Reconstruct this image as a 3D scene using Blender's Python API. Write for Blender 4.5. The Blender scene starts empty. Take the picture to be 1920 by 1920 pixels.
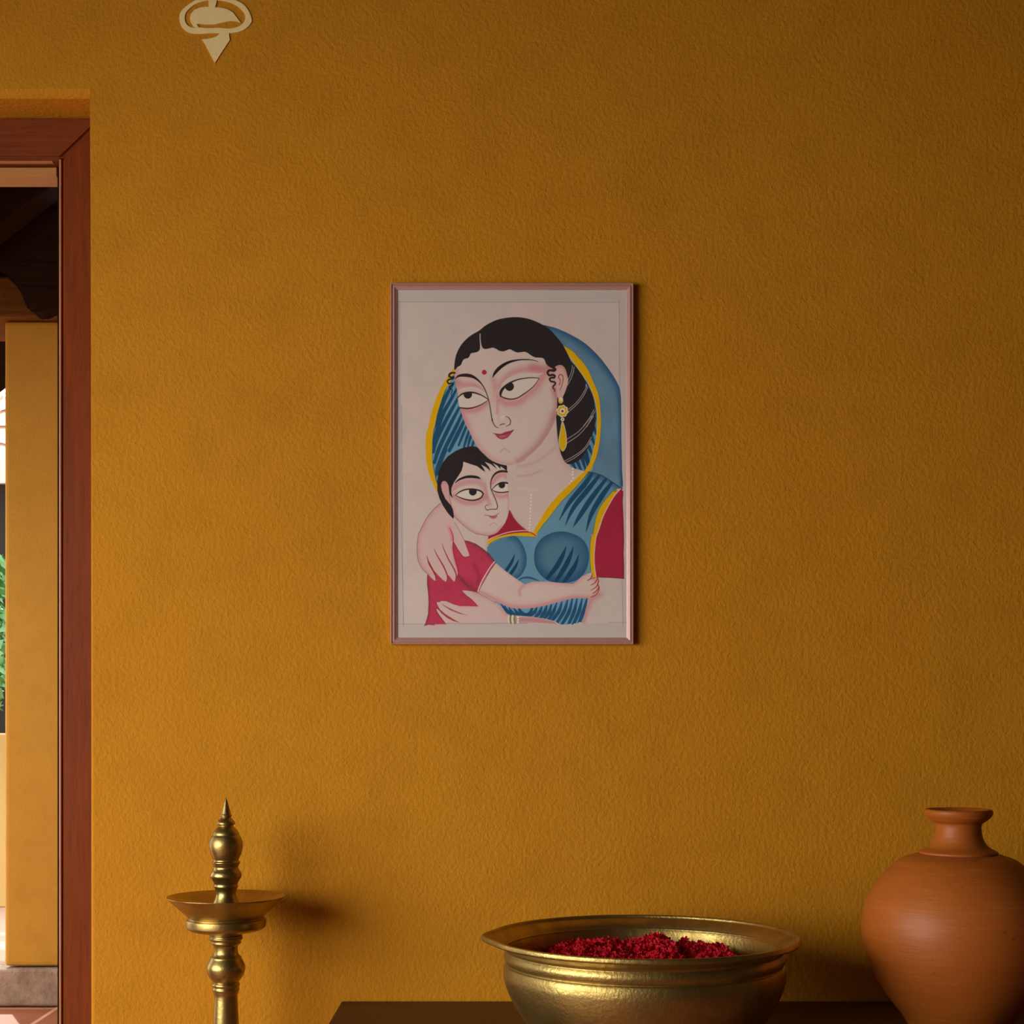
import bpy, bmesh, math, random
import numpy as np
from mathutils import Vector, Matrix, noise as mnoise
random.seed(7); np.random.seed(7)
SC = bpy.context.scene
COL = SC.collection

# ---------------------------------------------------------------- camera
F = 2900.0; HY = 1336.0; CAMY = -3.2; CAMZ = 1.3
cam_d = bpy.data.cameras.new('camera'); cam = bpy.data.objects.new('camera', cam_d); COL.objects.link(cam)
cam.location = (0, CAMY, CAMZ); cam.rotation_euler = (math.pi/2, 0, 0)
cam_d.sensor_width = 36; cam_d.lens = F/1920*36; cam_d.shift_y = (HY-960)/1920
cam_d.clip_start = .05; cam_d.clip_end = 200
SC.camera = cam
def P(px, py, d):                      # a point of the photograph at distance d from the camera plane
    return Vector(((px-960)*d/F, CAMY+d, CAMZ-(py-HY)*d/F))

# ---------------------------------------------------------------- world, light, exposure
w = bpy.data.worlds.new('world'); SC.world = w; w.use_nodes = True
wn = w.node_tree.nodes; wn.clear(); wl = w.node_tree.links
bg = wn.new('ShaderNodeBackground'); wo = wn.new('ShaderNodeOutputWorld')
bg.inputs[0].default_value = (.95, .97, 1.0, 1); bg.inputs[1].default_value = 3.2
wl.new(bg.outputs[0], wo.inputs[0])
sd = bpy.data.lights.new('sun', 'SUN'); sd.energy = 4.0; sd.angle = math.radians(1.0); sd.color = (1, .93, .82)
so = bpy.data.objects.new('sun', sd); COL.objects.link(so)
so.rotation_euler = Vector((.35, -.75, -.75)).to_track_quat('-Z', 'Y').to_euler()
# daylight arriving through the window of the left wall
WIN = dict(x=-2.9, y0=-4.0, y1=-1.0, z0=.55, z1=2.35)
ad = bpy.data.lights.new('window_daylight', 'AREA'); ad.shape = 'RECTANGLE'; ad.size = 2.9; ad.size_y = 1.7
ad.energy = 50; ad.color = (1.0, .955, .86); ad.spread = math.radians(110)
ao = bpy.data.objects.new('window_daylight', ad); COL.objects.link(ao)
ao.location = (WIN['x']-.10, (WIN['y0']+WIN['y1'])/2, (WIN['z0']+WIN['z1'])/2)
ao.rotation_euler = (Vector((2.4, 1.9, -1.0))).to_track_quat('-Z', 'Y').to_euler()
SC.view_settings.view_transform = 'Standard'; SC.view_settings.look = 'None'
SC.view_settings.exposure = 0.0; SC.view_settings.gamma = 1.0; SC.view_settings.use_curve_mapping = False
SC.cycles.max_bounces = 8; SC.cycles.diffuse_bounces = 5
SC.cycles.sample_clamp_indirect = 4.0
SC.cycles.use_denoising = True

# ---------------------------------------------------------------- helpers
def lin(c):
    out = []
    for v in c:
        v = v/255.0
        out.append(v/12.92 if v <= .04045 else ((v+.055)/1.055)**2.4)
    return tuple(out)
def obj(name, bm, mat, parent=None, smooth=False):
    me = bpy.data.meshes.new(name); bm.normal_update(); bm.to_mesh(me); bm.free()
    o = bpy.data.objects.new(name, me); COL.objects.link(o)
    if mat: me.materials.append(mat)
    if smooth: me.polygons.foreach_set('use_smooth', [True]*len(me.polygons))
    if parent: o.parent = parent; o.matrix_parent_inverse = Matrix.Translation(-parent.location)
    return o
def tag(o, label, cat, group=None, kind=None):
    o['label'] = label; o['category'] = cat
    if group: o['group'] = group
    if kind: o['kind'] = kind
    return o
def thing(name, loc, label, cat, group=None):
    o = bpy.data.objects.new(name, None); COL.objects.link(o); o.location = loc
    o.empty_display_size = .1
    return tag(o, label, cat, group)
def struct(name, bm, mat, smooth=False):
    o = obj(name, bm, mat, smooth=smooth); o['kind'] = 'structure'; return o
def box(bm, x0, x1, y0, y1, z0, z1, bev=0, seg=2):
    t = bmesh.new()
    vs = [t.verts.new((x, y, z)) for x in (x0, x1) for y in (y0, y1) for z in (z0, z1)]
    for f in ((0,1,3,2),(4,6,7,5),(0,4,5,1),(2,3,7,6),(0,2,6,4),(1,5,7,3)):
        t.faces.new([vs[i] for i in f])
    if bev: bmesh.ops.bevel(t, geom=t.edges[:], offset=bev, segments=seg, profile=.6, affect='EDGES')
    me = bpy.data.meshes.new('t'); t.to_mesh(me); t.free(); bm.from_mesh(me); bpy.data.meshes.remove(me)
    return bm
def smooth_profile(pts, n=4):
    out = []
    for i in range(len(pts)-1):
        p0 = pts[max(i-1, 0)]; p1 = pts[i]; p2 = pts[i+1]; p3 = pts[min(i+2, len(pts)-1)]
        for k in range(n):
            t = k/n
            out.append(tuple(.5*((2*b)+(-a+c)*t+(2*a-5*b+4*c-d)*t*t+(-a+3*b-3*c+d)*t**3) for a, b, c, d in zip(p0, p1, p2, p3)))
    out.append(pts[-1]); return out
def lathe(bm, prof, cx, cy, seg=96, fn=None):
    rings = []
    for r, z in prof:
        if r < 1e-6: rings.append([bm.verts.new((cx, cy, z))]); continue
        ring = []
        for k in range(seg):
            a = 2*math.pi*k/seg
            rr, zz = (r, z) if fn is None else fn(r, z, a)
            ring.append(bm.verts.new((cx+rr*math.cos(a), cy+rr*math.sin(a), zz)))
        rings.append(ring)
    for A, B in zip(rings[:-1], rings[1:]):
        for k in range(seg):
            k2 = (k+1) % seg
            if len(A) == 1 and len(B) == 1: continue
            if len(A) == 1: bm.faces.new((A[0], B[k2], B[k]))
            elif len(B) == 1: bm.faces.new((A[k], A[k2], B[0]))
            else: bm.faces.new((A[k], A[k2], B[k2], B[k]))
    return bm

# ---------------------------------------------------------------- materials
class M:
    def __init__(s, name):
        s.m = bpy.data.materials.new(name); s.m.use_nodes = True
        s.nt = s.m.node_tree; s.b = s.nt.nodes['Principled BSDF']; s.tc = s.nt.nodes.new('ShaderNodeTexCoord')
    def n(s, t, **kw):
        x = s.nt.nodes.new(t)
        for k, v in kw.items():
            if k in x.inputs: x.inputs[k].default_value = v
            else: setattr(x, k, v)
        return x
    def l(s, a, b): s.nt.links.new(a, b)
    def noise(s, scale, detail=4, rough=.55, stretch=None, dist=0):
        x = s.n('ShaderNodeTexNoise'); x.inputs['Scale'].default_value = scale; x.inputs['Detail'].default_value = detail
        x.inputs['Roughness'].default_value = rough; x.inputs['Distortion'].default_value = dist
        mp = s.n('ShaderNodeMapping'); s.l(s.tc.outputs['Object'], mp.inputs[0])
        if stretch: mp.inputs['Scale'].default_value = stretch
        s.l(mp.outputs[0], x.inputs['Vector']); return x
    def ramp(s, src, stops):
        r = s.n('ShaderNodeValToRGB'); e = r.color_ramp.elements
        e[0].position, e[0].color = stops[0][0], (*stops[0][1], 1)
        e[1].position, e[1].color = stops[-1][0], (*stops[-1][1], 1)
        for p, c in stops[1:-1]:
            q = e.new(p); q.color = (*c, 1)
        s.l(src, r.inputs[0]); return r
    def mix(s, a, b, f, mode='MIX'):
        x = s.n('ShaderNodeMix'); x.data_type = 'RGBA'; x.blend_type = mode
        for sock, v in ((x.inputs[0], f), (x.inputs[6], a), (x.inputs[7], b)):
            if hasattr(v, 'links'): s.l(v, sock)
            elif isinstance(v, (int, float)): sock.default_value = v
            else: sock.default_value = (*v, 1)
        return x.outputs[2]
    def base(s, v):
        if hasattr(v, 'links'): s.l(v, s.b.inputs['Base Color'])
        else: s.b.inputs['Base Color'].default_value = (*v, 1)
    def bump(s, srcs):
        prev = None
        for src, strength, dist in srcs:
            b = s.n('ShaderNodeBump'); b.inputs['Strength'].default_value = strength; b.inputs['Distance'].default_value = dist
            s.l(src, b.inputs['Height'])
            if prev: s.l(prev, b.inputs['Normal'])
            prev = b.outputs[0]
        s.l(prev, s.b.inputs['Normal'])
    def set(s, **kw):
        for k, v in kw.items(): s.b.inputs[k.replace('_', ' ')].default_value = v
        return s

def plaster(name, c1, c2, bumpk=1.0):
    m = M(name)
    big = m.noise(1.3, 3, .6); mid = m.noise(9, 4, .6); fine = m.noise(120, 3, .6, stretch=(1, 1, .85)); fine2 = m.noise(260, 2, .5)
    col = m.mix(c1, c2, big.outputs[0])
    col = m.mix(col, tuple(x*.86 for x in c2), m.ramp(mid.outputs[0], [(.45, (0,0,0)), (.8, (.6,.6,.6))]).outputs[0])
    m.base(col)
    dots = m.ramp(fine.outputs[0], [(.30, (0,0,0)), (.72, (1,1,1))])
    m.bump([(big.outputs[0], .25*bumpk, .02), (dots.outputs[0], .52*bumpk, .0021), (fine2.outputs[0], .4*bumpk, .0009)])
    m.set(Roughness=.78); m.b.inputs['Specular IOR Level'].default_value = .18
    return m.m
WALLC1 = (.590, .245, .010); WALLC2 = (.530, .208, .007)
m_wall = plaster('ochre_plaster', WALLC1, WALLC2)
m_pillar = plaster('ochre_pillar_plaster', (.60,.31,.04), (.52,.255,.028), .6)
m_side = plaster('brown_side_plaster', (.36,.25,.12), (.30,.20,.09))

def wood(name, c1, c2, axis, rough=.45, scale=1.0, spec=.4):
    m = M(name)
    st = {'x': (1.2, 22, 22), 'y': (22, 1.2, 22), 'z': (22, 22, 1.2)}[axis]
    g = m.noise(3.0*scale, 6, .65, stretch=st, dist=.6); g2 = m.noise(14*scale, 3, .6, stretch=st)
    c = m.ramp(g.outputs[0], [(.3, c1), (.7, c2)])
    c2_ = m.mix(c.outputs[0], tuple(x*.55 for x in c1), m.ramp(g2.outputs[0], [(.55, (0,0,0)), (.75, (.7,.7,.7))]).outputs[0])
    m.base(c2_); m.bump([(g2.outputs[0], .25, .0008)])
    m.set(Roughness=rough); m.b.inputs['Specular IOR Level'].default_value = spec
    return m.m
m_door_v = wood('red_brown_wood_upright', lin((106,46,9)), lin((127,57,14)), 'z', .6, 1.0, .12)
m_door_h = wood('red_brown_wood_crosswise', lin((106,46,12)), lin((127,57,18)), 'x', .5, 1.0, .2)
m_edge_glint = wood('painted_edge_highlight', lin((176,112,74)), lin((198,132,96)), 'z', .35, 1.0, .4)  # reflected highlight put into a pale wood colour
for mm_ in (m_door_v, m_door_h):
    pb_ = mm_.node_tree.nodes['Principled BSDF']; pb_.inputs['Coat Weight'].default_value = .05; pb_.inputs['Coat Roughness'].default_value = .22
m_lit_stop = wood('painted_lit_stop_wood', lin((176,118,62)), lin((196,136,78)), 'x', .5, 1.0, .3)  # tan tone stands for light on the header soffit
m_table = wood('dark_table_wood', lin((74,46,20)), lin((98,64,30)), 'x', .5, 1.0, .2)
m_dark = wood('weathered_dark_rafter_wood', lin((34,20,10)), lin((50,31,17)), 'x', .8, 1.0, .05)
m_beam = wood('brown_beam_wood', lin((92,56,20)), lin((118,74,28)), 'x', .8, 1.0, .05)

def brass(name, c1, c2, r0, r1, hammer=0.0, hs=120):
    m = M(name)
    n1 = m.noise(14, 5, .6); n2 = m.noise(hs, 3, .6)
    m.base(m.mix(c1, c2, m.ramp(n1.outputs[0], [(.35, (0,0,0)), (.65, (1,1,1))]).outputs[0]))
    rr = m.ramp(n1.outputs[0], [(.3, (r0,)*3), (.7, (r1,)*3)]); m.l(rr.outputs[0], m.b.inputs['Roughness'])
    m.bump([(n1.outputs[0], .12, .004), (n2.outputs[0], hammer, .0016)])
    m.set(Metallic=1.0); return m.m
m_brass = brass('aged_brass', (.50,.36,.12), (.34,.235,.075), .30, .44, .25)
m_brass_bowl = brass('hammered_brass', (.50,.365,.12), (.32,.22,.07), .34, .50, .6, 140)

m = M('terracotta')
a = m.noise(5, 5, .6, stretch=(1, 1, 3)); b_ = m.noise(30, 3, .6, stretch=(.35, .35, 6)); c_ = m.noise(260, 2, .5); e_ = m.noise(70, 2, .5)
cc = m.mix(lin((178,98,32)), lin((154,78,22)), a.outputs[0])
cc = m.mix(cc, lin((200,116,58)), m.ramp(b_.outputs[0], [(.55, (0,0,0)), (.8, (.5,.5,.5))]).outputs[0])
cc = m.mix(cc, lin((110,52,22)), m.ramp(e_.outputs[0], [(.70, (0,0,0)), (.78, (.6,.6,.6))]).outputs[0])
m.base(cc); m.bump([(b_.outputs[0], .35, .0015), (c_.outputs[0], .3, .0006)])
m.set(Roughness=.48); m.b.inputs['Specular IOR Level'].default_value = .35
m_terra = m.m

m = M('petal_red'); n_ = m.noise(90, 3, .6)
m.base(m.ramp(n_.outputs[0], [(.3, (.40,.003,.009)), (.7, (.68,.009,.026))]).outputs[0])
m.set(Roughness=.6); m.b.inputs['Specular IOR Level'].default_value = .2; m_petal = m.m
m = M('cream_wall_paint'); n_ = m.noise(60, 4, .6)
m.base(m.mix((.98,.74,.34), (.88,.64,.27), n_.outputs[0])); n2_ = m.noise(220, 2, .5)
m.bump([(n2_.outputs[0], .5, .001)]); m.set(Roughness=.85); m_cream = m.m
m = M('grey_stone'); a = m.noise(9, 6, .7); 
m.base(m.ramp(a.outputs[0], [(.3, lin((120,96,74))), (.55, lin((165,140,116))), (.8, lin((190,168,146)))]).outputs[0])
m.bump([(m.noise(40, 5, .7).outputs[0], .8, .01)]); m.set(Roughness=.85); m_stone = m.m
m = M('terracotta_floor_tiles')
br = m.n('ShaderNodeTexBrick'); br.offset = 0.0; mp = m.n('ShaderNodeMapping'); m.l(m.tc.outputs['Object'], mp.inputs[0])
mp.inputs['Rotation'].default_value = (0, 0, math.radians(0)); mp.inputs['Location'].default_value = (-.095, .18, 0)
m.l(mp.outputs[0], br.inputs['Vector']); br.inputs['Scale'].default_value = 1.0
br.inputs['Brick Width'].default_value = .42; br.inputs['Row Height'].default_value = .42; br.inputs['Mortar Size'].default_value = .010
br.inputs['Color1'].default_value = (*lin((176,106,64)), 1); br.inputs['Color2'].default_value = (*lin((160,92,58)), 1)
br.inputs['Mortar'].default_value = (*lin((236,176,138)), 1)
a = m.noise(6, 5, .6)
m.base(m.mix(br.outputs['Color'], lin((120,70,46)), m.ramp(a.outputs[0], [(.4, (0,0,0)), (.8, (.5,.5,.5))]).outputs[0]))
m.set(Roughness=.5); m_tiles = m.m
def plain(name, c, rough=.7, c2=None, sc=8):
    m = M(name)
    if c2: m.base(m.mix(c, c2, m.noise(sc, 4, .6).outputs[0]))
    else: m.base(c)
    m.set(Roughness=rough); return m.m
m_ceil = plain('ceiling_boards', (.09,.06,.035), .9, (.06,.04,.025))
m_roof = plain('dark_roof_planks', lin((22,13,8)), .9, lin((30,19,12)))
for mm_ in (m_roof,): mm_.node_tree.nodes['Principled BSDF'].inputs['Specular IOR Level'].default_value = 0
m_leaf = plain('leaf_green', (.06,.22,.05), .5, (.16,.38,.12), 6)
m_bark = plain('bark_brown', (.16,.09,.05), .9, (.09,.05,.03))
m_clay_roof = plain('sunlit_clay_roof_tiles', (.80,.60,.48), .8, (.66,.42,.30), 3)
m_garden_wall = plain('pale_ochre_garden_wall', (.70,.48,.18), .85, (.60,.38,.12), 2)
m_ground = plain('garden_ground', (.62,.46,.36), .9, (.48,.30,.20), 2)
m_winframe = wood('window_wood', lin((92,46,26)), lin((116,60,36)), 'z')
m = M('rosewood_lacquer'); g = m.noise(5, 5, .6, stretch=(1,1,1)); g2 = m.noise(22, 3, .6, stretch=(3, 3, .5))
m.base(m.mix((.48,.235,.21), (.62,.36,.30), m.mix(g.outputs[0], g2.outputs[0], .5)))
m.set(Roughness=.28, Metallic=.15); m.b.inputs['Coat Weight'].default_value = .5; m.b.inputs['Coat Roughness'].default_value = .15
m_rose = m.m

# ---------------------------------------------------------------- room shell
XL, XR, YR, ZC = -2.9, 2.3, -4.6, 3.55
TH = .27                                    # thickness of the back wall
DOOR_X0, DOOR_X1, DOOR_Z = -1.98, -.8735, 2.5755
bm = bmesh.new()
out = [(XL-.3, 0), (DOOR_X0, 0), (DOOR_X0, DOOR_Z), (DOOR_X1, DOOR_Z), (DOOR_X1, 0), (XR+.3, 0), (XR+.3, ZC+.1), (XL-.3, ZC+.1)]
fv = [bm.verts.new((x, 0, z)) for x, z in out]; bv = [bm.verts.new((x, TH, z)) for x, z in out]
def quad(a, b, c, d, vv, flip): bm.faces.new([vv[i] for i in ((d, c, b, a) if flip else (a, b, c, d))])
# front and back built from convex pieces so that the bevel stays clean
for vv, fl in ((fv, False), (bv, True)):
    L_ = bm.verts.new((DOOR_X0, vv[0].co.y, ZC+.1)); R_ = bm.verts.new((DOOR_X1, vv[0].co.y, ZC+.1))
    for q in ((vv[0], vv[1], vv[2], L_, vv[7]), (vv[2], vv[3], R_, L_), (vv[3], vv[4], vv[5], vv[6], R_)):
        bm.faces.new(q[::-1] if fl else q)
for i, j in ((1, 2), (2, 3), (3, 4)): bm.faces.new((fv[j], fv[i], bv[i], bv[j]))
bev = [e for e in bm.edges if all(v in fv[1:5] for v in e.verts)]
bmesh.ops.bevel(bm, geom=bev, offset=.015, segments=5, profile=.5, affect='EDGES')
bmesh.ops.recalc_face_normals(bm, faces=bm.faces)
struct('wall_back', bm, m_wall)

bm = bmesh.new(); box(bm, XL-.3, XR+.3, YR-.2, TH, -.12, 0); struct('floor', bm, m_tiles)
bm = bmesh.new(); box(bm, XL-.3, XR+.3, YR-.2, 0, ZC, ZC+.12); struct('ceiling', bm, m_ceil)
bm = bmesh.new(); box(bm, XR, XR+.2, YR, 0, 0, ZC); struct('wall_right', bm, plaster('dark_side_plaster', (.10,.07,.035), (.08,.055,.025)))
bm = bmesh.new(); box(bm, XL-.3, XR+.3, YR-.2, YR, 0, ZC); struct('wall_front', bm, m_side)
bm = bmesh.new()                            # left wall with the window opening
box(bm, XL-.25, XL, YR, WIN['y0'], 0, ZC); box(bm, XL-.25, XL, WIN['y1'], 0, 0, ZC)
box(bm, XL-.25, XL, WIN['y0'], WIN['y1'], 0, WIN['z0']); box(bm, XL-.25, XL, WIN['y0'], WIN['y1'], WIN['z1'], ZC)
struct('wall_left', bm, m_side)
bm = bmesh.new()
for a0, a1, c0, c1 in ((WIN['y0'], WIN['y1'], WIN['z0'], WIN['z0']+.05), (WIN['y0'], WIN['y1'], WIN['z1']-.05, WIN['z1']),
                       (WIN['y0'], WIN['y0']+.05, WIN['z0'], WIN['z1']), (WIN['y1']-.05, WIN['y1'], WIN['z0'], WIN['z1'])):
    box(bm, XL-.03, XL+.02, a0, a1, c0, c1, .004, 1)
struct('window_1', bm, m_winframe)

# ---------------------------------------------------------------- door frame in the opening
door = bpy.data.objects.new('door_1', None); COL.objects.link(door); door.location = (-1.42, .16, 0); door['kind'] = 'structure'
FY0, FY1 = .112, .235
ix0, ix1, iz = -1.88, -.9668, 2.4853        # inner edges of the frame
ox0, ox1, oz = DOOR_X0+.001, DOOR_X1-.001, DOOR_Z-.001
def mitred(pts2d, y0, y1, bev=.006):
    b = bmesh.new(); A = [b.verts.new((x, y0, z)) for x, z in pts2d]; B = [b.verts.new((x, y1, z)) for x, z in pts2d]
    b.faces.new(A); b.faces.new(B[::-1]); n = len(A)
    for i in range(n): b.faces.new((A[(i+1) % n], A[i], B[i], B[(i+1) % n]))
    bmesh.ops.recalc_face_normals(b, faces=b.faces)
    bmesh.ops.bevel(b, geom=b.edges[:], offset=bev, segments=3, affect='EDGES'); return b
obj('jamb', mitred([(ix1, .004), (ox1, .004), (ox1, oz-.0), (ix1, iz)], FY0, FY1), m_door_v, door)
obj('jamb', mitred([(ox0, .004), (ix0, .004), (ix0, iz), (ox0, oz)], FY0, FY1), m_door_v, door)
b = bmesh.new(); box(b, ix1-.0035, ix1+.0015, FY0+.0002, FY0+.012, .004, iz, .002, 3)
obj('edge_highlight_strip', b, m_edge_glint, door)  # added strip, its pale colour stands for the reflection along the jamb edge
obj('header', mitred([(ix0, iz), (ix1, iz), (ox1, oz), (ox0, oz)], FY0, FY1), m_door_h, door)
b = bmesh.new()                              # stop moulding and thin plate under the header; tan tone paints the lit soffit
box(b, ix0+.022, ix1-.021, FY0+.013, FY0+.026, iz-.0015, iz+.001, .0004, 1)
box(b, ix0+.022, ix1-.021, FY0+.046, FY0+.118, iz-.0205, iz-.001, .002, 1)
obj('lit_soffit_stop', b, m_lit_stop, door)
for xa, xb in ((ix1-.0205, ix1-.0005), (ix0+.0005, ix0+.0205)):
    b = bmesh.new(); box(b, xa, xb, FY0+.046, FY0+.118, .004, iz-.001, .002, 1); obj('side_shade_stop', b, m_roof, door)  # shade behind the jamb put in as a near-black colour

# ---------------------------------------------------------------- verandah behind the door
bm = bmesh.new(); box(bm, -6.4, 1.2, TH, 4.9, -.12, -.002); fl = struct('floor_verandah', bm, m_tiles)
bm = bmesh.new(); box(bm, -1.0, -.8, TH+.01, 4.9, 0, 5.2); struct('wall_verandah', bm, m_side)
def rz(x): return 3.20+.78*(x+2.25)
bm = bmesh.new()
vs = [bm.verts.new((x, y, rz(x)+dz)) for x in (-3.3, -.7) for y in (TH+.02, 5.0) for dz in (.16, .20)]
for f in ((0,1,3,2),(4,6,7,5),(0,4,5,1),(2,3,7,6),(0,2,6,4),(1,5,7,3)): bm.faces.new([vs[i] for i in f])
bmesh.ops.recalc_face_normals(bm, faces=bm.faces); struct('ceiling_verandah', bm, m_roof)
raf_lab = ['dark sloping rafter under the verandah roof, first one in from the wall behind the door',
           'dark sloping rafter under the verandah roof, second one in from the wall behind the door',
           'dark sloping rafter seen highest through the doorway, under the header',
           'dark sloping rafter seen through the doorway just above the ochre pillar']
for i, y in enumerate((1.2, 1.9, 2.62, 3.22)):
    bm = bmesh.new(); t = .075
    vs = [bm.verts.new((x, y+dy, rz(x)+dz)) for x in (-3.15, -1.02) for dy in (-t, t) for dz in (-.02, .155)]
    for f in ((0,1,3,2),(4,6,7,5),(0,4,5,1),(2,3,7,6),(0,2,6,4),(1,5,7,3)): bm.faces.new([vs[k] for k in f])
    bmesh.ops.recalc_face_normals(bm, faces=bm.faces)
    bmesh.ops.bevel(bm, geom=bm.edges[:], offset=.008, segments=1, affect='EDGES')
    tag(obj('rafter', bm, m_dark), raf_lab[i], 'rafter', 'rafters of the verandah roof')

PX0 = (8-960)*6.87/F; PY = CAMY+6.87
pil = thing('pillar', (PX0+.25, PY+.25, 0), 'square ochre plastered pillar on a grey stone base outside the doorway', 'pillar')
bm = bmesh.new(); box(bm, PX0, PX0+.5, PY, PY+.5, .172, 3.04, .02, 3); obj('shaft', bm, m_pillar, pil)
bm = bmesh.new(); box(bm, PX0-.08, PX0+.58, PY-.04, PY+.58, .0, .168, .022, 4)
for v in bm.verts: v.co += Vector(mnoise.noise_vector(v.co*7))*.006
for v in bm.verts: v.co.z = max(v.co.z, .001)
o = obj('stone_base', bm, m_stone, pil); o['label'] = 'rough grey stone plinth'
# beam on the pillar and its corbel
bm = bmesh.new(); box(bm, -3.2, -1.02, PY-.06, PY+.40, 3.042, 3.22, .01, 2)
tag(obj('roof_beam', bm, m_beam), 'brown timber beam lying across the top of the ochre pillar', 'beam')
prof = [P(x, y, 6.72) for x, y in ((-70, 455), (8, 513), (46, 550), (56, 575), (63, 590), (78, 595), (95, 588), (120, 574), (190, 560), (190, 440), (-70, 300))]
bm = bmesh.new(); A = [bm.verts.new((p.x, 3.44, p.z)) for p in prof]; B = [bm.verts.new((p.x, 3.585, p.z)) for p in prof]
bm.faces.new(A); bm.faces.new(B[::-1])
for i in range(len(A)): bm.faces.new((A[(i+1) % len(A)], A[i], B[i], B[(i+1) % len(A)]))
bmesh.ops.recalc_face_normals(bm, faces=bm.faces); bmesh.ops.bevel(bm, geom=bm.edges[:], offset=.01, segments=2, affect='EDGES')
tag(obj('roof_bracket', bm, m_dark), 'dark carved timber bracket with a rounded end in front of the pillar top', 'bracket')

# garden beyond the pillar
bm = bmesh.new(); box(bm, -16, 4, 4.92, 16, -.3, -.05); struct('ground', bm, m_ground)
bm = bmesh.new(); box(bm, -9, -1.0, 7.5, 7.7, -.05, 1.155, .01, 1)
tag(obj('garden_wall', bm, m_garden_wall), 'low pale ochre garden wall glimpsed left of the pillar', 'wall', kind='thing')
house = thing('house', (-5.5, 10.5, -.05), 'pale tiled house front in the sun, glimpsed left of the pillar near its top', 'house')
bm = bmesh.new(); box(bm, -9, -2.8, 9.6, 12.5, -.05, 3.25); obj('wall', bm, plain('house_shade_wall', (.018,.011,.008), .95), house)  # shade on the house wall put into its near-black colour
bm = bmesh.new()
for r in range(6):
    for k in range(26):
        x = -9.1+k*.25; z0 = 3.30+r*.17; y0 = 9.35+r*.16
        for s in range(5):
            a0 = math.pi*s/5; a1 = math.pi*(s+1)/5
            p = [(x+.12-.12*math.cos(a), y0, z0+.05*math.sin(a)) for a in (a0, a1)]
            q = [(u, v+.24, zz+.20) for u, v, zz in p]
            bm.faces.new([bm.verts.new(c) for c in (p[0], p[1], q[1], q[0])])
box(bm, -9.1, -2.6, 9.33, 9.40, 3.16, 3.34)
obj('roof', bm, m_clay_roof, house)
tree = thing('shrub', (-3.9, 6.6, -.05), 'bright green leafy shrub glimpsed left of the pillar', 'shrub')
bm = bmesh.new()
for k in range(3400):
    th = random.uniform(0, 2*math.pi); ph = math.acos(random.uniform(-1, 1)); r = .75*random.uniform(.5, 1)**.4
    c = Vector((-3.9+r*1.0*math.sin(ph)*math.cos(th), 6.6+r*.8*math.sin(ph)*math.sin(th), 1.85+r*1.25*math.cos(ph)))
    u = Vector((random.gauss(0,1), random.gauss(0,1), random.gauss(0,1))).normalized(); v = u.cross(Vector((random.gauss(0,1), .3, random.gauss(0,1)))).normalized()
    L = random.uniform(.05, .09)
    bm.faces.new([bm.verts.new(c+q) for q in (-u*L, v*L*.4+u*.1*L, u*L, -v*L*.4+u*.1*L)])
obj('foliage', bm, m_leaf, tree)
bm = bmesh.new(); lathe(bm, [(.0, -.05), (.07, -.05), (.05, .6), (.045, 1.5), (0, 1.6)], -3.9, 6.6, 12); obj('stem', bm, m_bark, tree, True)

# ---------------------------------------------------------------- table
TZ = .704; TX0, TX1, TY0, TY1 = -.352, 1.75, -.62, -.006
tb = thing('console_table', ((TX0+TX1)/2, (TY0+TY1)/2, 0), 'dark brown wooden table against the ochre wall, under the brass bowl and clay jar', 'table')
bm = bmesh.new(); box(bm, TX0, TX1, TY0, TY1, TZ-.035, TZ, .003, 2); obj('table_top', bm, m_table, tb)
for lx in (TX0+.05, TX1-.11):
    for ly in (TY0+.05, TY1-.11):
        bm = bmesh.new(); box(bm, lx, lx+.06, ly, ly+.06, .0, TZ-.036, .003, 1); obj('leg', bm, m_table, tb)
bm = bmesh.new()
box(bm, TX0+.11, TX1-.11, TY0+.065, TY0+.085, TZ-.115, TZ-.036); box(bm, TX0+.11, TX1-.11, TY1-.085, TY1-.065, TZ-.115, TZ-.036)
obj('apron', bm, m_table, tb)

# ---------------------------------------------------------------- brass bowl
BD = 2.78; bx, by = (1207-960)*BD/F, CAMY+BD
bowl = thing('brass_bowl', (bx, by, TZ), 'wide round hammered brass bowl on the dark table, filled with red petals', 'bowl')
prof_o = [(0, .7046), (.13, .7046), (.165, .711), (.200, .735), (.226, .765), (.243, .797), (.2520, .825), (.2525, .840), (.2505, .8485), (.2478, .8505), (.2478, .8525), (.2500, .856), (.2520, .864),
          (.2500, .871), (.2480, .875), (.2500, .8785), (.258, .883), (.270, .888), (.2785, .8915), (.2795, .8955), (.2785, .9000), (.2760, .9010)]
prof_i = [(.2735, .899), (.2715, .8945), (.264, .8905), (.2555, .8845), (.2495, .877), (.2462, .868), (.2435, .853), (.234, .800), (.208, .752), (.165, .722), (.10, .714), (0, .713)]
prof = smooth_profile(prof_o[:8], 5)[:-1] + smooth_profile(prof_o[7:], 3)[:-1] + smooth_profile([prof_o[-1]]+prof_i, 4)
def lug(r, z, a):                          # the flat pouring lip drawn out at the left
    d = math.atan2(math.sin(a-math.pi*1.0), math.cos(a-math.pi*1.0))
    k = math.exp(-(d/.17)**2)
    g = max(0, min(1, (r-.2535)/.02)) if z > .878 else 0
    return r+.013*k*g, z-.000*k
bm = bmesh.new(); lathe(bm, prof, bx, by, 192, lug); bmesh.ops.recalc_face_normals(bm, faces=bm.faces)
o = obj('bowl_body', bm, m_brass_bowl, bowl, True)

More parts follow.
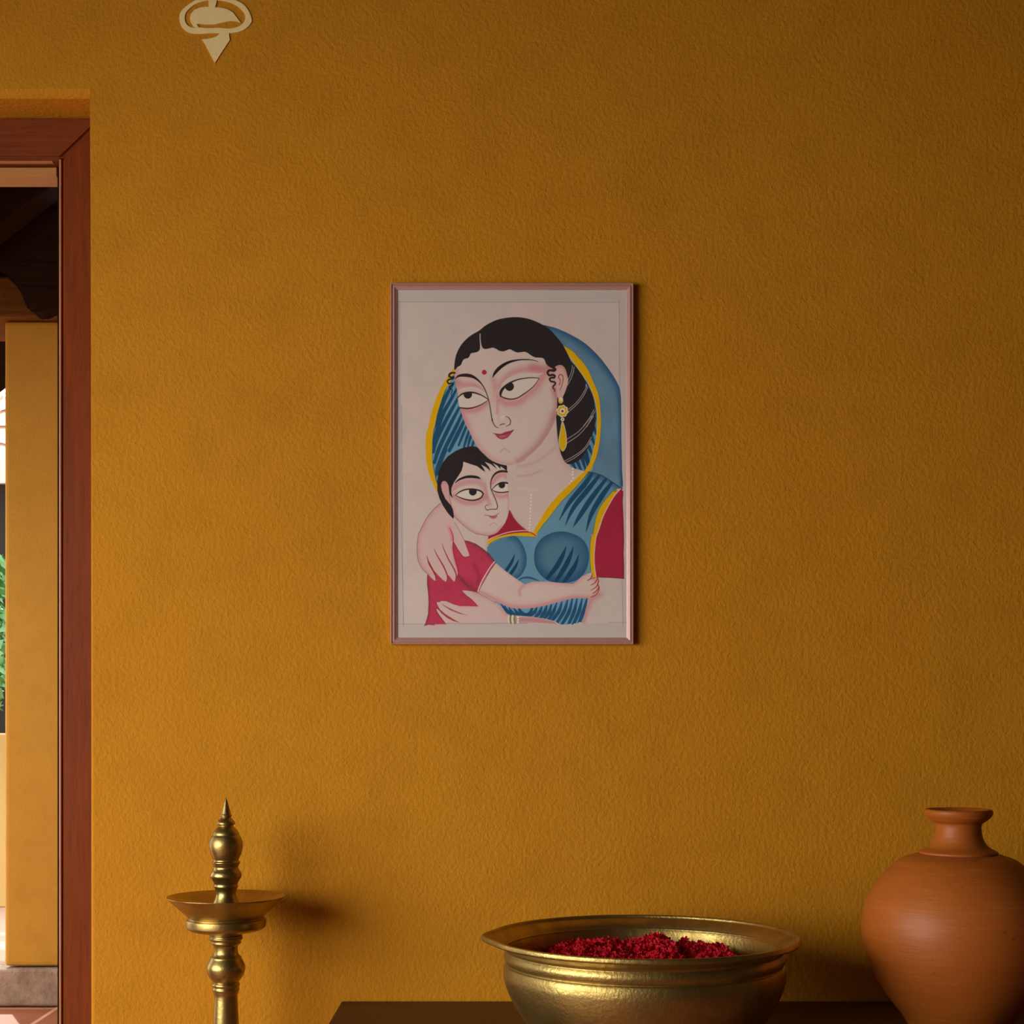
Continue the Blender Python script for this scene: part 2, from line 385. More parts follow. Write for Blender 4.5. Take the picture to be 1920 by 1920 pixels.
# red petals: little cupped florets heaped inside
bm = bmesh.new()
HX = [(v-1207)*BD/F for v in (985, 1015, 1035, 1060, 1160, 1185, 1240, 1262, 1279, 1300, 1370, 1388, 1402, 1440)]
HZ = [.800, .846, .870, .877, .874, .867, .880, .878, .862, .873, .873, .852, .836, .815]
def heap(x, y):
    r = math.hypot(x, y)/.235
    h = float(np.interp(x, HX, HZ))+.007*mnoise.noise(Vector((x*16, y*16, 3)))+.005*mnoise.noise(Vector((x*50, y*50, 8)))
    return h-.028*r**4
def floret(c, s, n, tw):
    rot = Vector((0, 0, 1)).rotation_difference(n).to_matrix() @ Matrix.Rotation(tw, 3, 'Z')
    k = random.choice((3, 4, 5))
    for i in range(k):
        a = 2*math.pi*i/k; u = Vector((math.cos(a), math.sin(a), 0)); v = Vector((-u.y, u.x, 0))
        lift = random.uniform(.3, 1.1)
        pts = [Vector((0, 0, 0)), u*.55-v*.38+Vector((0,0,.25*lift)), u*1.05-v*.2+Vector((0,0,.75*lift)), u*1.05+v*.22+Vector((0,0,.7*lift)), u*.55+v*.4+Vector((0,0,.3*lift))]
        mid = u*.62+Vector((0,0,.12*lift))
        V = [bm.verts.new(c+rot@(p*s)) for p in pts]; Mv = bm.verts.new(c+rot@(mid*s))
        for j in range(5): bm.faces.new((V[j], V[(j+1) % 5], Mv))
for k in range(5200):
    a = random.uniform(0, 2*math.pi); r = .232*math.sqrt(random.random()); x, y = r*math.cos(a), r*math.sin(a)
    if x > .165 and random.random() > .22: continue
    z = heap(x, y); z -= random.uniform(0, .012)
    if z < .75: continue
    lim = .232-(.850-z)*.3 if z < .85 else .233
    if r > lim: continue
    floret(Vector((bx+x, by+y, z)), random.uniform(.0045, .0085), Vector((random.gauss(0,.7), random.gauss(-.2,.7), 1)).normalized(), random.uniform(0, 6.28))
# dark body under the florets so that the heap is closed
N = 40; g = {}
for i in range(N+1):
    for j in range(N+1):
        x = -.235+.47*i/N; y = -.235+.47*j/N
        if math.hypot(x, y) < .226:
            g[i, j] = bm.verts.new((bx+x, by+y, heap(x, y)-.010))
for (i, j) in list(g):
    if (i+1, j) in g and (i, j+1) in g and (i+1, j+1) in g: bm.faces.new((g[i, j], g[i+1, j], g[i+1, j+1], g[i, j+1]))
o = obj('flower_petals', bm, m_petal)
tag(o, 'heap of small crimson red flower petals inside the wide brass bowl', 'petals', kind='stuff')

# ---------------------------------------------------------------- terracotta jar
JD = 2.85; jx, jy = (1797-960)*JD/F, CAMY+JD
jar = thing('clay_jar', (jx, jy, TZ), 'large round terracotta jar with a narrow flared neck, right of the brass bowl', 'jar')
def jz(y): return CAMZ-(y-HY)*JD/F
def jr(p): return p*JD/F
body = [(jr(78), TZ+.0006), (jr(84), TZ+.004)] + [(jr(r), jz(y)) for r, y in ((101,1908),(121,1882),(142,1852),(159,1820),(172,1785),(177.5,1750),(177,1725),(172.5,1700),(159,1670),(139,1641),(109,1614),(88,1605),(74,1601),(60,1600))]
neck = [(jr(r), jz(y)) for r, y in ((64,1604),(71,1601),(71.5,1597),(67,1594),(56,1588),(48.5,1579),(44,1568),(42,1555),(42,1548),(44,1543),(52,1538),(60,1530),(62.5,1524),(61.5,1519),(58,1517),(53,1519),(44,1527),(39,1540),(38,1560),(42,1580),(60,1605),(120,1650))]
bm = bmesh.new(); lathe(bm, [(0, TZ+.0006)]+smooth_profile(body, 5), jx, jy, 160); obj('jar_body', bm, m_terra, jar, True)
bm = bmesh.new(); lathe(bm, smooth_profile(neck, 5), jx, jy, 128); obj('jar_neck', bm, m_terra, jar, True)

# ---------------------------------------------------------------- brass oil lamp
LD = 3.045; lx, ly = (423.7-960)*LD/F, CAMY+LD
lamp = thing('brass_oil_lamp', (lx, ly, 0), 'tall standing brass oil lamp with a pointed finial and shallow dish beside the doorway', 'oil lamp')
U = LD/F/4.2667
def Zl(Y): return CAMZ-(1470+Y/4.2667-HY)*LD/F
def lp(pts, n=3): return smooth_profile([(r*U, Zl(Y)) for r, Y in pts], n)
fin = [(0,108),(8,125),(20,165),(34,215),(42,240),(48,252),(46,260),(38,264),(42,272),(54,284),(68,300),(74,318),(66,326),(58,332),(66,345),(84,362),(100,385),(104,398),(106,408),
       (118,425),(130,455),(134,485),(131,520),(122,555),(110,585),(101,605),(103,616),(113,626),(108,636),(104,648),(98,660),(98,672),(106,688),(116,702),(123,718),(125,735),(118,752),(106,770),(96,790),(93,804),(96,814),(94,824),(88,836),(80,855),(78,880),(84,905),(94,930),(106,955),(118,985)]
bm = bmesh.new(); lathe(bm, lp(fin), lx, ly, 64); bmesh.ops.recalc_face_normals(bm, faces=bm.faces); obj('finial', bm, m_brass, lamp, True)
dish = [(0,978),(120,976),(230,966),(330,948),(410,922),(455,901),(464,897),(467,902),(440,930),(380,985),(320,1040),(300,1062),(298,1072)]
dish2 = [(298,1072),(312,1080),(316,1092),(316,1128),(310,1146),(280,1166),(210,1182),(150,1194),(126,1202),(120,1208),(0,1210)]
bm = bmesh.new(); lathe(bm, lp(dish, 3)[:-1]+lp(dish2, 3), lx, ly, 96); bmesh.ops.recalc_face_normals(bm, faces=bm.faces); obj('oil_dish', bm, m_brass, lamp, True)
colm = [(0,1206),(118,1208),(128,1220),(134,1232),(128,1246),(116,1254),(120,1264),(118,1274),(104,1284),(96,1300),(94,1330),(98,1355),(110,1372),(122,1384),(124,1394),(134,1412),(148,1440),(154,1468),(150,1500),(136,1535),(118,1560),(106,1576),(100,1584),(108,1592),(112,1604),(108,1616),(102,1622),(106,1632),(107,1645),(102,1658),(98,1672),(92,1690),(93,1740),(98,1830),(102,1950),(106,2150),(110,2500),(112,3000),(118,3300),(150,3340),(165,3380),(150,3420),(120,3460),(125,3700)]
zc = Zl(3700)
bm = bmesh.new(); lathe(bm, lp(colm), lx, ly, 64); bmesh.ops.recalc_face_normals(bm, faces=bm.faces); obj('column', bm, m_brass, lamp, True)
bm = bmesh.new(); lathe(bm, smooth_profile([(0, zc+.004), (.03, zc+.003), (.04, zc-.02), (.05, .12), (.09, .07), (.13, .045), (.15, .03), (.152, .004), (.148, .001), (0, .001)], 4), lx, ly, 64)
bmesh.ops.recalc_face_normals(bm, faces=bm.faces); obj('lamp_base', bm, m_brass, lamp, True)

# ---------------------------------------------------------------- cream motif painted on the wall
def catmull(pts, n=8, closed=True):
    pts = [tuple(p) for p in pts]; L = len(pts); out = []
    rng = range(L) if closed else range(L-1)
    for i in rng:
        if closed: p0, p1, p2, p3 = pts[(i-1) % L], pts[i], pts[(i+1) % L], pts[(i+2) % L]
        else: p0, p1, p2, p3 = pts[max(i-1, 0)], pts[i], pts[i+1], pts[min(i+2, L-1)]
        for k in range(n):
            t = k/n
            out.append(tuple(.5*((2*b)+(-a+c)*t+(2*a-5*b+4*c-d)*t*t+(-a+3*b-3*c+d)*t**3) for a, b, c, d in zip(p0, p1, p2, p3)))
    if not closed: out.append(pts[-1])
    return out
def W8(x, y): p = P(300+x/8.727, y/8.727, 3.2); return p.x, p.z
def relief(bm, loop, depth):
    from mathutils.geometry import tessellate_polygon
    tri = tessellate_polygon([[Vector((x, z, 0)) for x, z in loop]])
    Fv = [bm.verts.new((x, -depth, z)) for x, z in loop]; Bv = [bm.verts.new((x, -.0002, z)) for x, z in loop]
    for t in tri:
        try: bm.faces.new([Fv[i] for i in t])
        except ValueError: pass
    for i in range(len(loop)):
        j = (i+1) % len(loop); bm.faces.new((Fv[i], Fv[j], Bv[j], Bv[i]))
bm = bmesh.new()
outer = catmull([(320,290),(345,200),(430,110),(570,20),(720,-35),(880,-50),(1080,-35),(1240,10),(1370,80),(1455,190),(1500,310),(1495,375),(1430,455),(1330,515),(1190,545),(1000,548),(800,550),(600,560),(480,540),(400,490),(340,410)], 4)
inner = catmull([(408,300),(430,210),(520,115),(640,50),(770,15),(860,5),(960,12),(1110,35),(1240,90),(1340,170),(1395,260),(1390,340),(1340,410),(1250,455),(1120,475),(950,462),(780,468),(650,455),(560,462),(480,440),(425,380)], 4)
n = len(outer)
Fo = [bm.verts.new((W8(*p)[0], -.0022, W8(*p)[1])) for p in outer]; Fi = [bm.verts.new((W8(*p)[0], -.0022, W8(*p)[1])) for p in inner]
Bo = [bm.verts.new((W8(*p)[0], -.0002, W8(*p)[1])) for p in outer]; Bi = [bm.verts.new((W8(*p)[0], -.0002, W8(*p)[1])) for p in inner]
for i in range(n):
    j = (i+1) % n
    for q in ((Fo[i], Fo[j], Fi[j], Fi[i]), (Fo[j], Fo[i], Bo[i], Bo[j]), (Fi[i], Fi[j], Bi[j], Bi[i])): bm.faces.new(q)
leaf = [(490,300),(510,230),(570,165),(660,130),(760,118),(860,125),(980,130),(1100,155),(1200,215),(1260,295),(1325,380),(1255,355),(1150,350),(1020,375),(900,405),(760,405),(650,395),(600,402),(640,452),(560,450),(505,370)]
relief(bm, [W8(*p) for p in leaf], .0024)
relief(bm, [W8(*p) for p in [(795,-40),(940,-40),(925,50),(905,140),(850,150),(800,130),(798,60)]], .0028)
relief(bm, [W8(*p) for p in [(685,652),(800,640),(900,615),(955,585),(985,545),(1130,545),(1135,600),(1145,660),(1080,760),(1000,880),(905,1035),(870,980),(800,850),(740,730)]], .0024)
# the continuation above the ring: stem and two volutes
relief(bm, [W8(*p) for p in [(800,-45),(790,-300),(860,-420),(930,-300),(935,-45)]], .0022)
bmesh.ops.recalc_face_normals(bm, faces=bm.faces)
tag(obj('wall_motif', bm, m_cream), 'cream painted ornament of an oval ring, leaf and pointed drop high on the ochre wall', 'wall ornament')

# ---------------------------------------------------------------- framed painting
FD = 3.1835
fl_, fr_ = (732-960)*FD/F, (1188-960)*FD/F; ft, fb = CAMZ-(530-HY)*FD/F, CAMZ-(1208-HY)*FD/F
pic = thing('framed_painting', ((fl_+fr_)/2, -.003, (ft+fb)/2), 'framed painting of a mother in blue holding a child, hung on the ochre wall', 'painting')
# rail section: offset inwards from the outer edge, y (towards the room is negative)
sec = [(0, -0.002), (0, -0.0148), (0.0008, -0.0162), (0.0022, -0.0162), (0.003, -0.014), (0.004, -0.0132), (0.0052, -0.0148), (0.0066, -0.0162), (0.0084, -0.016), (0.01, -0.0148), (0.0112, -0.0137), (0.0122, -0.0135), (0.0134, -0.0128), (0.014, -0.0118), (0.014, -0.01), (0.014, -0.002)]
rails = {'top': ((fl_, ft), (fr_, ft)), 'right': ((fr_, ft), (fr_, fb)), 'bottom': ((fr_, fb), (fl_, fb)), 'left': ((fl_, fb), (fl_, ft))}
fcx, fcz = (fl_+fr_)/2, (ft+fb)/2
for nm, (a, c) in rails.items():
    bm = bmesh.new(); rows = []
    for o_, y in sec:
        row = []
        for (x, z) in (a, c):
            row.append(bm.verts.new((x+(o_ if x < fcx else -o_), y, z+(o_ if z < fcz else -o_))))
        rows.append(row)
    for A, B in zip(rows[:-1], rows[1:]): bm.faces.new((A[0], A[1], B[1], B[0]))
    bm.faces.new([r[0] for r in rows]); bm.faces.new([r[1] for r in rows][::-1])
    bmesh.ops.recalc_face_normals(bm, faces=bm.faces)
    obj('frame_rail', bm, m_rose, pic)
bm = bmesh.new(); box(bm, fl_+.0145, fr_-.0145, -.0095, -.003, fb+.0145, ft-.0145); obj('backing_board', bm, plain('backing', (.3,.22,.15)), pic)

# ---- the painted sheet: pigment computed per vertex of a fine grid (a flat sheet of paper)
PD = 3.189; K = 1.6; QX0, QX1, QY0, QY1 = 741.0, 1179.0, 540.0, 1200.0
NX = int((QX1-QX0)*K)+1; NY = int((QY1-QY0)*K)+1
XS = QX0+np.arange(NX)/K; YS = QY0+np.arange(NY)/K
IMG = np.zeros((NY, NX, 3), np.float32)
def fr(ox, oy, s): return lambda *p: [(ox+x/s, oy+y/s) for x, y in p]
A_ = fr(720, 520, 4); B_ = fr(720, 860, 4); s_ = 8.7273
C1 = fr(780, 580, s_); C2 = fr(970, 580, s_); C3 = fr(780, 780, s_); C4 = fr(970, 780, s_); C5 = fr(770, 980, s_); C6 = fr(970, 980, s_)
def vnoise(sc, seed):
    r = np.random.RandomState(seed); gx = int(NX/sc)+3; gy = int(NY/sc)+3; G = r.rand(gy, gx)
    u = np.arange(NX)/sc; v = np.arange(NY)/sc; iu = u.astype(int); iv = v.astype(int); fu = u-iu; fv = v-iv
    fu = fu*fu*(3-2*fu); fv = (fv*fv*(3-2*fv))[:, None]
    a = G[iv][:, iu]*(1-fu)+G[iv][:, iu+1]*fu; b = G[iv+1][:, iu]*(1-fu)+G[iv+1][:, iu+1]*fu
    return (a*(1-fv)+b*fv).astype(np.float32)
NOI = .5*vnoise(60, 1)+.3*vnoise(22, 2)+.2*vnoise(7, 3)
NOF = .6*vnoise(9, 4)+.4*vnoise(3, 5)
def fillmask(poly, curve=True, n=6):
    pts = np.array(catmull(poly, n) if curve else poly); gx = (pts[:, 0]-QX0)*K; gy = (pts[:, 1]-QY0)*K
    mk = np.zeros((NY, NX), np.float32); SS = 4
    y0 = max(0, int(gy.min())-1); y1 = min(NY-1, int(gy.max())+2)
    x2, y2 = np.roll(gx, -1), np.roll(gy, -1)
    for r in range(y0, y1+1):
        for s in range(SS):
            yy = r-.5+(s+.5)/SS
            c = (gy <= yy) != (y2 <= yy)
            if not c.any(): continue
            xs = np.sort(gx[c]+(yy-gy[c])*(x2[c]-gx[c])/(y2[c]-gy[c]))
            for a, b in zip(xs[::2], xs[1::2]):
                a += .5; b += .5                     # cell i covers [i, i+1)
                a = max(a, 0); b = min(b, NX)
                if b <= a: continue
                ia, ib = int(a), min(int(b), NX-1)
                if ia == ib: mk[r, ia] += (b-a)/SS
                else:
                    mk[r, ia] += (ia+1-a)/SS; mk[r, ib] += max(0, b-ib)/SS
                    if ib > ia+1: mk[r, ia+1:ib] += 1/SS
    return np.clip(mk, 0, 1)
def strokemask(pts, wid, soft=False, curve=True, closed=False, n=6):
    """wid: width(s) in px of the photograph. soft: gaussian falloff with that radius"""
    if np.isscalar(wid): wid = [wid]*len(pts)
    if len(wid) != len(pts): wid = list(np.interp(np.linspace(0, 1, len(pts)), np.linspace(0, 1, len(wid)), wid))
    p3 = [(x, y, ww) for (x, y), ww in zip(pts, wid)]
    q = catmull(p3, n, closed) if curve else p3
    if closed: q = q+[q[0]]
    q = np.array(q, float); q[:, 0] = (q[:, 0]-QX0)*K; q[:, 1] = (q[:, 1]-QY0)*K; q[:, 2] = np.maximum(q[:, 2], .15)*K
    mk = np.zeros((NY, NX), np.float32)
    for a, b in zip(q[:-1], q[1:]):
        R = max(a[2], b[2])*(2.6 if soft else .5)+2
        xa, xb = int(max(0, min(a[0], b[0])-R)), int(min(NX-1, max(a[0], b[0])+R))+1
        ya, yb = int(max(0, min(a[1], b[1])-R)), int(min(NY-1, max(a[1], b[1])+R))+1
        if xb <= xa or yb <= ya: continue
        X = np.arange(xa, xb)[None, :]; Y = np.arange(ya, yb)[:, None]
        dx, dy = b[0]-a[0], b[1]-a[1]; LL = dx*dx+dy*dy+1e-9
        t = np.clip(((X-a[0])*dx+(Y-a[1])*dy)/LL, 0, 1)
        d = np.hypot(X-a[0]-t*dx, Y-a[1]-t*dy); ww = a[2]+(b[2]-a[2])*t
        if soft: c = np.exp(-(d/ww)**2)
        else:
            c = np.clip(ww/2-d+.5, 0, 1)*np.minimum(1, ww/.9)
        mk[ya:yb, xa:xb] = np.maximum(mk[ya:yb, xa:xb], c)
    return mk
def put(mk, col, a=1.0):
    global IMG
    c = np.array(lin(col), np.float32) if not isinstance(col, np.ndarray) else col
    m_ = (mk*a)[..., None]; IMG = IMG*(1-m_)+c*m_
def fill(poly, col, a=1.0, var=.0, curve=True):
    mk = fillmask(poly, curve)
    c = np.array(lin(col), np.float32)[None, None, :]*(1+var*(NOI-.5)*2)[..., None] if var else col
    put(mk, c, a); return mk
def line(pts, w, col, a=1.0, clip=None, **k):
    w = w*1.15 if np.isscalar(w) else [q*1.15 for q in w]; mk = strokemask(pts, w, **k); put(mk if clip is None else mk*clip, col, a)
def glow(pts, r, col, a=1.0, clip=None, **k):
    mk = strokemask(pts, r, soft=True, **k); put(mk if clip is None else mk*clip, col, a*.9)
def dot(c, r, col, a=1.0, clip=None):
    X, Y = np.meshgrid(XS, YS); d = np.hypot(X-c[0], Y-c[1]); mk = np.clip((r-d)*K+.5, 0, 1).astype(np.float32)
    put(mk if clip is None else mk*clip, col, a); return mk

PAPER = (180,162,147); SKIN = (183,161,146); PINK = (174,124,122); BLUSH = (178,120,118); BLACK = (38,32,31); BRN = (72,36,28)
BLUE_L = (84,120,134); BLUE_D = (28,62,84); BLUE_S = (104,142,162); YEL = (196,148,4); RED = (162,46,68); RED_D = (140,32,50)
IMG[:] = np.array(lin(PAPER), np.float32)
IMG *= (1+.06*(NOI-.5)*2+.02*(NOF-.5)*2)[..., None]
X_, Y_ = np.meshgrid(XS, YS)
pk = np.exp(-((X_-1040)/130)**2-((Y_-640)/110)**2)[..., None]; IMG = IMG*(1-.35*pk)+np.array(lin((178,152,140)), np.float32)*.35*pk
margin = 1-fillmask([(752,567),(1160,567),(1168,1168),(754,1170)], False)
put(margin, (168,156,146), .75)
for pts in ([(742,566),(1163,567)], [(1161,562),(1162,800),(1168,1175)], [(748,566),(750,900),(757,1176)], [(744,1170),(800,1170)], [(1140,1167),(1178,1167)], [(753,760),(756,1172)]):
    line(pts, .8, (120,108,98), .75, curve=False)

# --- blue veil, right
veil = fill(A_((1195,362),(1240,368),(1300,385),(1400,430),(1500,490),(1580,560),(1650,640),(1720,740),(1762,820),(1774,880),(1778,960),(1780,1200),(1785,1440))+
            B_((1786,225),(1700,168),(1620,125),(1500,95))+A_((1560,1440),(1600,1200),(1600,1000),(1540,780),(1440,620),(1330,520),(1250,420)), (84,114,128), 1, .2)
edge = A_((1200,362),(1300,383),(1400,430),(1500,490),(1580,560),(1650,640),(1720,740),(1765,830),(1778,950),(1780,1200),(1786,1560))
glow(edge, [7,11,12,11,9,6,5], (32,70,102), .95, veil); line(edge, 1.2, (30,55,75), .8, veil)
glow(A_((1250,400),(1340,505),(1450,600)), 4, (60,95,120), .5, veil)
# inner shadow cloth between band and bun
cloth = fill(C2((800,740),(900,850),(1000,990),(1080,1110),(1150,1210),(1215,1350),(1265,1500),(1298,1700),(1300,1920))+C4((1300,200),(1278,400),(1238,560),(1185,760),(1105,908),(1000,880),(850,800),(900,300))+C2((1000,1400),(850,900)), (86,124,142), 1, .1)
for a in (((1060,690),(1120,890)), ((1125,590),(1175,760)), ((1170,500),(1230,640)), ((1215,340),(1262,470)), ((980,740),(1045,890)), ((905,780),(950,850)), ((1250,180),(1290,300)), ((1110,660),(1160,830))):
    line(C4(*a), [7*.9, 6, 3], BLUE_D, 1, cloth, curve=False)
for a in (((830,800),(900,900),(960,940)), ((1120,1170),(1190,1300)), ((1220,1400),(1270,1560)), ((1260,1600),(1296,1800))):
    line(C2(*a), 4, BLUE_D, .9, cloth)
band = fill(C2((750,598),(820,628),(900,680),(1000,785),(1100,900),(1180,1030),(1250,1200),(1330,1400),(1362,1650),(1370,1920))+C4((1366,200),(1352,400),(1304,640),(1240,800),(1185,908),(1130,922),(1100,905),(1190,750),(1242,560),(1282,400),(1305,200))+C2((1304,1920),(1300,1700),(1268,1500),(1218,1350),(1150,1200),(1080,1100),(1000,985),(900,845),(815,735)), YEL, 1, .05)
line(C2((750,598),(900,680),(1000,785),(1100,900),(1180,1030),(1250,1200),(1330,1400),(1362,1650),(1370,1920))+C4((1366,200),(1352,400),(1304,640),(1240,800),(1185,908)), .9, (90,90,40), .7)
line(C2((1304,1850),(1300,1700),(1268,1500),(1218,1350),(1150,1200),(1080,1100),(1000,985),(900,845),(815,735)), .9, (130,160,170), .8)

# --- left veil
yl = fill(C1((632,955),(575,1020),(520,1090),(420,1260),(320,1480),(250,1700),(200,1920))+C3((165,300),(156,500),(165,700),(200,900),(270,1090),(352,1245),(352,1090),(310,980),(280,850),(265,700),(264,500),(270,400),(300,180))+C1((300,1920),(340,1740),(400,1540),(470,1340),(560,1190),(645,1040)), YEL, 1, .05)
lv = fill(C1((645,1040),(560,1190),(470,1340),(400,1540),(340,1740),(305,1920))+C3((285,220),(268,400),(264,500),(265,700),(280,850),(310,980),(352,1095),(520,800),(900,600),(1060,580),(930,370),(830,150))+C1((830,1920),(760,1700),(700,1450)), (92,132,148), 1, .1)
DK = [((480,790),(440,870),(410,960),(398,1040)), ((525,790),(470,880),(425,990),(392,1120)), ((565,800),(500,920),(440,1030),(385,1190),(372,1250)), ((585,850),(520,970),(450,1100),(390,1230),(370,1310)),
      ((590,930),(530,1040),(475,1150),(410,1290),(378,1390)), ((600,985),(560,1080),(505,1190),(450,1300),(395,1440)), ((620,1030),(580,1120),(535,1210),(490,1300)), ((635,1080),(600,1160),(560,1260)),
      ((655,1110),(625,1190),(600,1270)), ((668,1150),(645,1210),(630,1265)), ((690,1190),(670,1240),(660,1270)), ((430,1330),(400,1420),(385,1500)), ((470,1290),(430,1380),(400,1480))]
for i, a in enumerate(DK): line(A_(*a), [3, 6.2, 6.8, 5.4] if i < 7 else [3.2, 4.6, 3.4], (30,68,90), 1, lv)
line(C1((470,1340),(400,1540),(340,1740),(305,1920))+C3((268,400),(265,700),(310,980),(352,1095)), 1.6, (40,80,60), .8, lv)

# --- neck and chest
neck = fill(A_((1300,1040),(1300,1150),(1318,1290),(1350,1380),(1420,1432))+B_((1505,108),(1400,230),(1290,350),(1200,460),(1135,575),(1070,545),(1000,470),(935,390),(900,60),(1000,20)), (182,160,145), 1, .03)
glow(A_((1305,1180),(1325,1300),(1355,1385),(1430,1438)), 8, (176,132,124), .55, neck)
glow(C4((0,830),(200,790),(400,690),(620,520)), 3.5, (170,134,124), .55, neck); glow(C4((0,985),(200,965),(400,890)), 2.2, (165,125,116), .6, neck)
glow(B_((940,395),(1000,470),(1070,540)), 3, (170,134,124), .4, neck)
for p in ((225,1290),(224,1342),(220,1400),(222,1460),(216,1512),(214,1565),(210,1625),(208,1675),(206,1730),(202,1780),(192,1832),(205,1885)): dot(C4(p)[0], 1.7, (205,188,168))
for p in ((910,862),(908,915),(906,960),(914,1015),(884,1060),(856,1105)): dot(C4(p)[0], 1.7, (208,190,168))
line(C4((0,1180),(120,1190),(300,1220),(390,1195)), .7, (196,176,160), .7, neck); line(C4((620,1000),(700,900),(760,790)), .7, (190,168,152), .7, neck)

# --- hair bun
bun = fill(C2((820,790),(880,860),(950,925),(1030,1030),(1090,1120),(1122,1200),(1118,1260),(1180,1300),(1225,1380),(1250,1500),(1268,1640),(1288,1920))+C4((1283,100),(1262,200),(1230,300),(1190,430),(1130,580),(1040,700),(960,755),(850,790),(780,755),(720,640),(698,560),(668,420),(645,200),(632,0))+C2((630,1700),(640,1500),(700,1200),(700,900)), BLACK)
for seg in (C2((903,918),(885,1030),(828,1160)), C2((928,940),(908,1060),(822,1245)), C2((1130,1225),(1120,1290),(1060,1400),(960,1530),(830,1642)), C2((1148,1285),(1080,1420),(970,1560),(832,1682)),
            C2((1252,1640),(1180,1780),(1080,1915))+C4((980,270),(810,382))[:0], C2((1272,1660),(1200,1800),(1140,1915)), C4((1215,0),(1100,150),(980,270),(810,382)), C4((1248,0),(1140,160),(1000,315),(815,442)),
            C4((1212,345),(1100,520),(950,640),(770,738)), C4((1205,400),(1120,532),(960,670),(790,762))):
    line(seg, 1.0, (150,138,132), .9)

# --- mother's face
face = fill(C1((650,960),(634,1040),(640,1150),(690,1420),(722,1600),(765,1760),(830,1920))+C3((850,200),(930,370),(1000,500),(1120,630),(1250,740),(1400,792),(1520,805),(1680,772),(1830,710))+C4((140,700),(300,560),(440,390),(560,200),(620,60))+C2((645,1680),(655,1400),(700,1200),(640,950),(450,820))+A_((1100,540),(720,500),(600,580)), (184,163,147), 1, .03)
jaw = C4((600,0),(540,180),(420,370),(280,540),(120,670),(0,740)); jl = C3((770,0),(850,200),(930,370),(1000,500),(1120,630),(1250,740),(1400,790),(1560,800))
glow(jaw, [9,9,8,6], (160,100,92), .75, face); glow(jl, [8,7,8,6], BLUSH, .75, face); glow(C2((600,1300),(640,1500),(610,1800)), 6, (165,104,98), .75, face)
glow(C1((650,1000),(690,1420),(740,1700),(830,1920)), 6, BLUSH, .7, face)
glow(C1((640,1180),(780,1240),(950,1250),(1090,1330)), [6,8,7,5], (178,112,110), .8, face)          # lid, left
glow(C1((730,1650),(860,1660),(1000,1640),(1120,1560),(1180,1500)), [4,7,7,4], (178,108,104), .8, face)
glow(C1((1260,1130),(1300,1300),(1320,1500),(1330,1700)), [5,6,5,3], (180,118,114), .75, face)
glow(C1((1370,1250),(1480,1110),(1620,1020),(1800,980),(1980,960)), [6,7,8,8], (178,112,110), .75, face)
glow(C2((250,960),(400,980),(520,950)), 9, (172,100,98), .8, face)
glow(C1((1390,1480),(1480,1540),(1650,1530),(1760,1470))+C2((130,1430),(260,1330),(360,1200),(450,1050)), [7,8,8,9,8], (178,110,106), .8, face)
glow(C2((560,1000),(600,1200),(620,1400)), 6, (172,108,102), .6, face)
glow(A_((870,1310),(905,1285),(940,1310)), 1.2, (150,115,105), .6, face)
# light lids over the eyes
line(C1((700,1340),(800,1300),(930,1290),(1060,1330),(1150,1400)), [2,4.5,5,4,2], (184,166,150), .9, face)
line(C1((1385,1330),(1440,1220),(1560,1130),(1700,1080),(1850,1070))+C2((330,1070),(420,1045)), [2,5,6,6,6,4,1], (184,166,150), .9, face)
line(C1((1310,1300),(1300,1500),(1290,1700),(1320,1860)), [1,3,4,4], (188,170,154), .5, face)
# hair cap
cap = fill(A_((527,690),(529,640),(545,570),(585,498),(645,440),(715,398),(760,362),(830,325),(900,306),(990,298),(1080,310),(1160,340),(1230,380),(1290,440),(1340,505),(1385,590),(1402,650),(1395,700),(1375,790))+
           C2((825,1150),(818,1080),(790,990),(745,925),(690,912),(640,930),(612,975),(560,962),(500,925),(465,880),(442,822),(400,795),(300,788),(230,758),(165,712),(110,695))+
           C1((1720,702),(1650,705),(1590,680),(1535,655),(1480,672),(1430,688),(1370,682),(1310,648),(1260,628),(1200,640),(1140,650),(1090,632),(1066,570),(1050,560),(1045,650),(1010,695),(950,710),(900,722),(875,770),(850,797),(790,815),(760,850),(735,910),(680,945),(645,985)), BLACK)
line(C1((1048,400),(1050,500),(1060,600),(1065,650)), [1.2,1.6,2,2.6], (170,150,138), 1)
# ear
ear = fill(C2((612,985),(650,925),(700,912),(750,930),(790,990),(820,1100),(830,1180),(800,1300),(760,1400),(720,1470),(665,1450),(645,1330)), (186,150,136), 1, .03)
glow(C2((620,970),(690,920),(760,950),(815,1080)), 4, (176,110,108), .8, ear)
line(C2((695,1330),(720,1270),(742,1190),(750,1120),(735,1080),(705,1065),(678,1090),(678,1120),(702,1160),(700,1190),(686,1240)), [1,1.5,1.5,1.4], (140,50,44))
# curls
line(C2((590,958),(620,985),(600,1003),(560,998),(515,1003),(495,1040),(525,1080),(580,1072),(612,1090),(600,1118),(560,1118),(528,1140),(552,1180),(600,1188),(625,1210),(605,1240),(582,1265),(590,1295),(612,1315),(608,1345)), [4.5,4,3.6,3.4,3,2.4,1.4], (52,30,26))
line(C1((632,1040),(590,1038),(550,1060),(545,1100),(590,1112),(618,1105),(600,1135),(550,1145),(515,1175),(535,1215),(590,1212),(600,1235),(560,1255),(545,1290),(585,1310),(595,1340),(575,1375),(580,1415)), [3.2,3,2.4,1], (34,30,30))
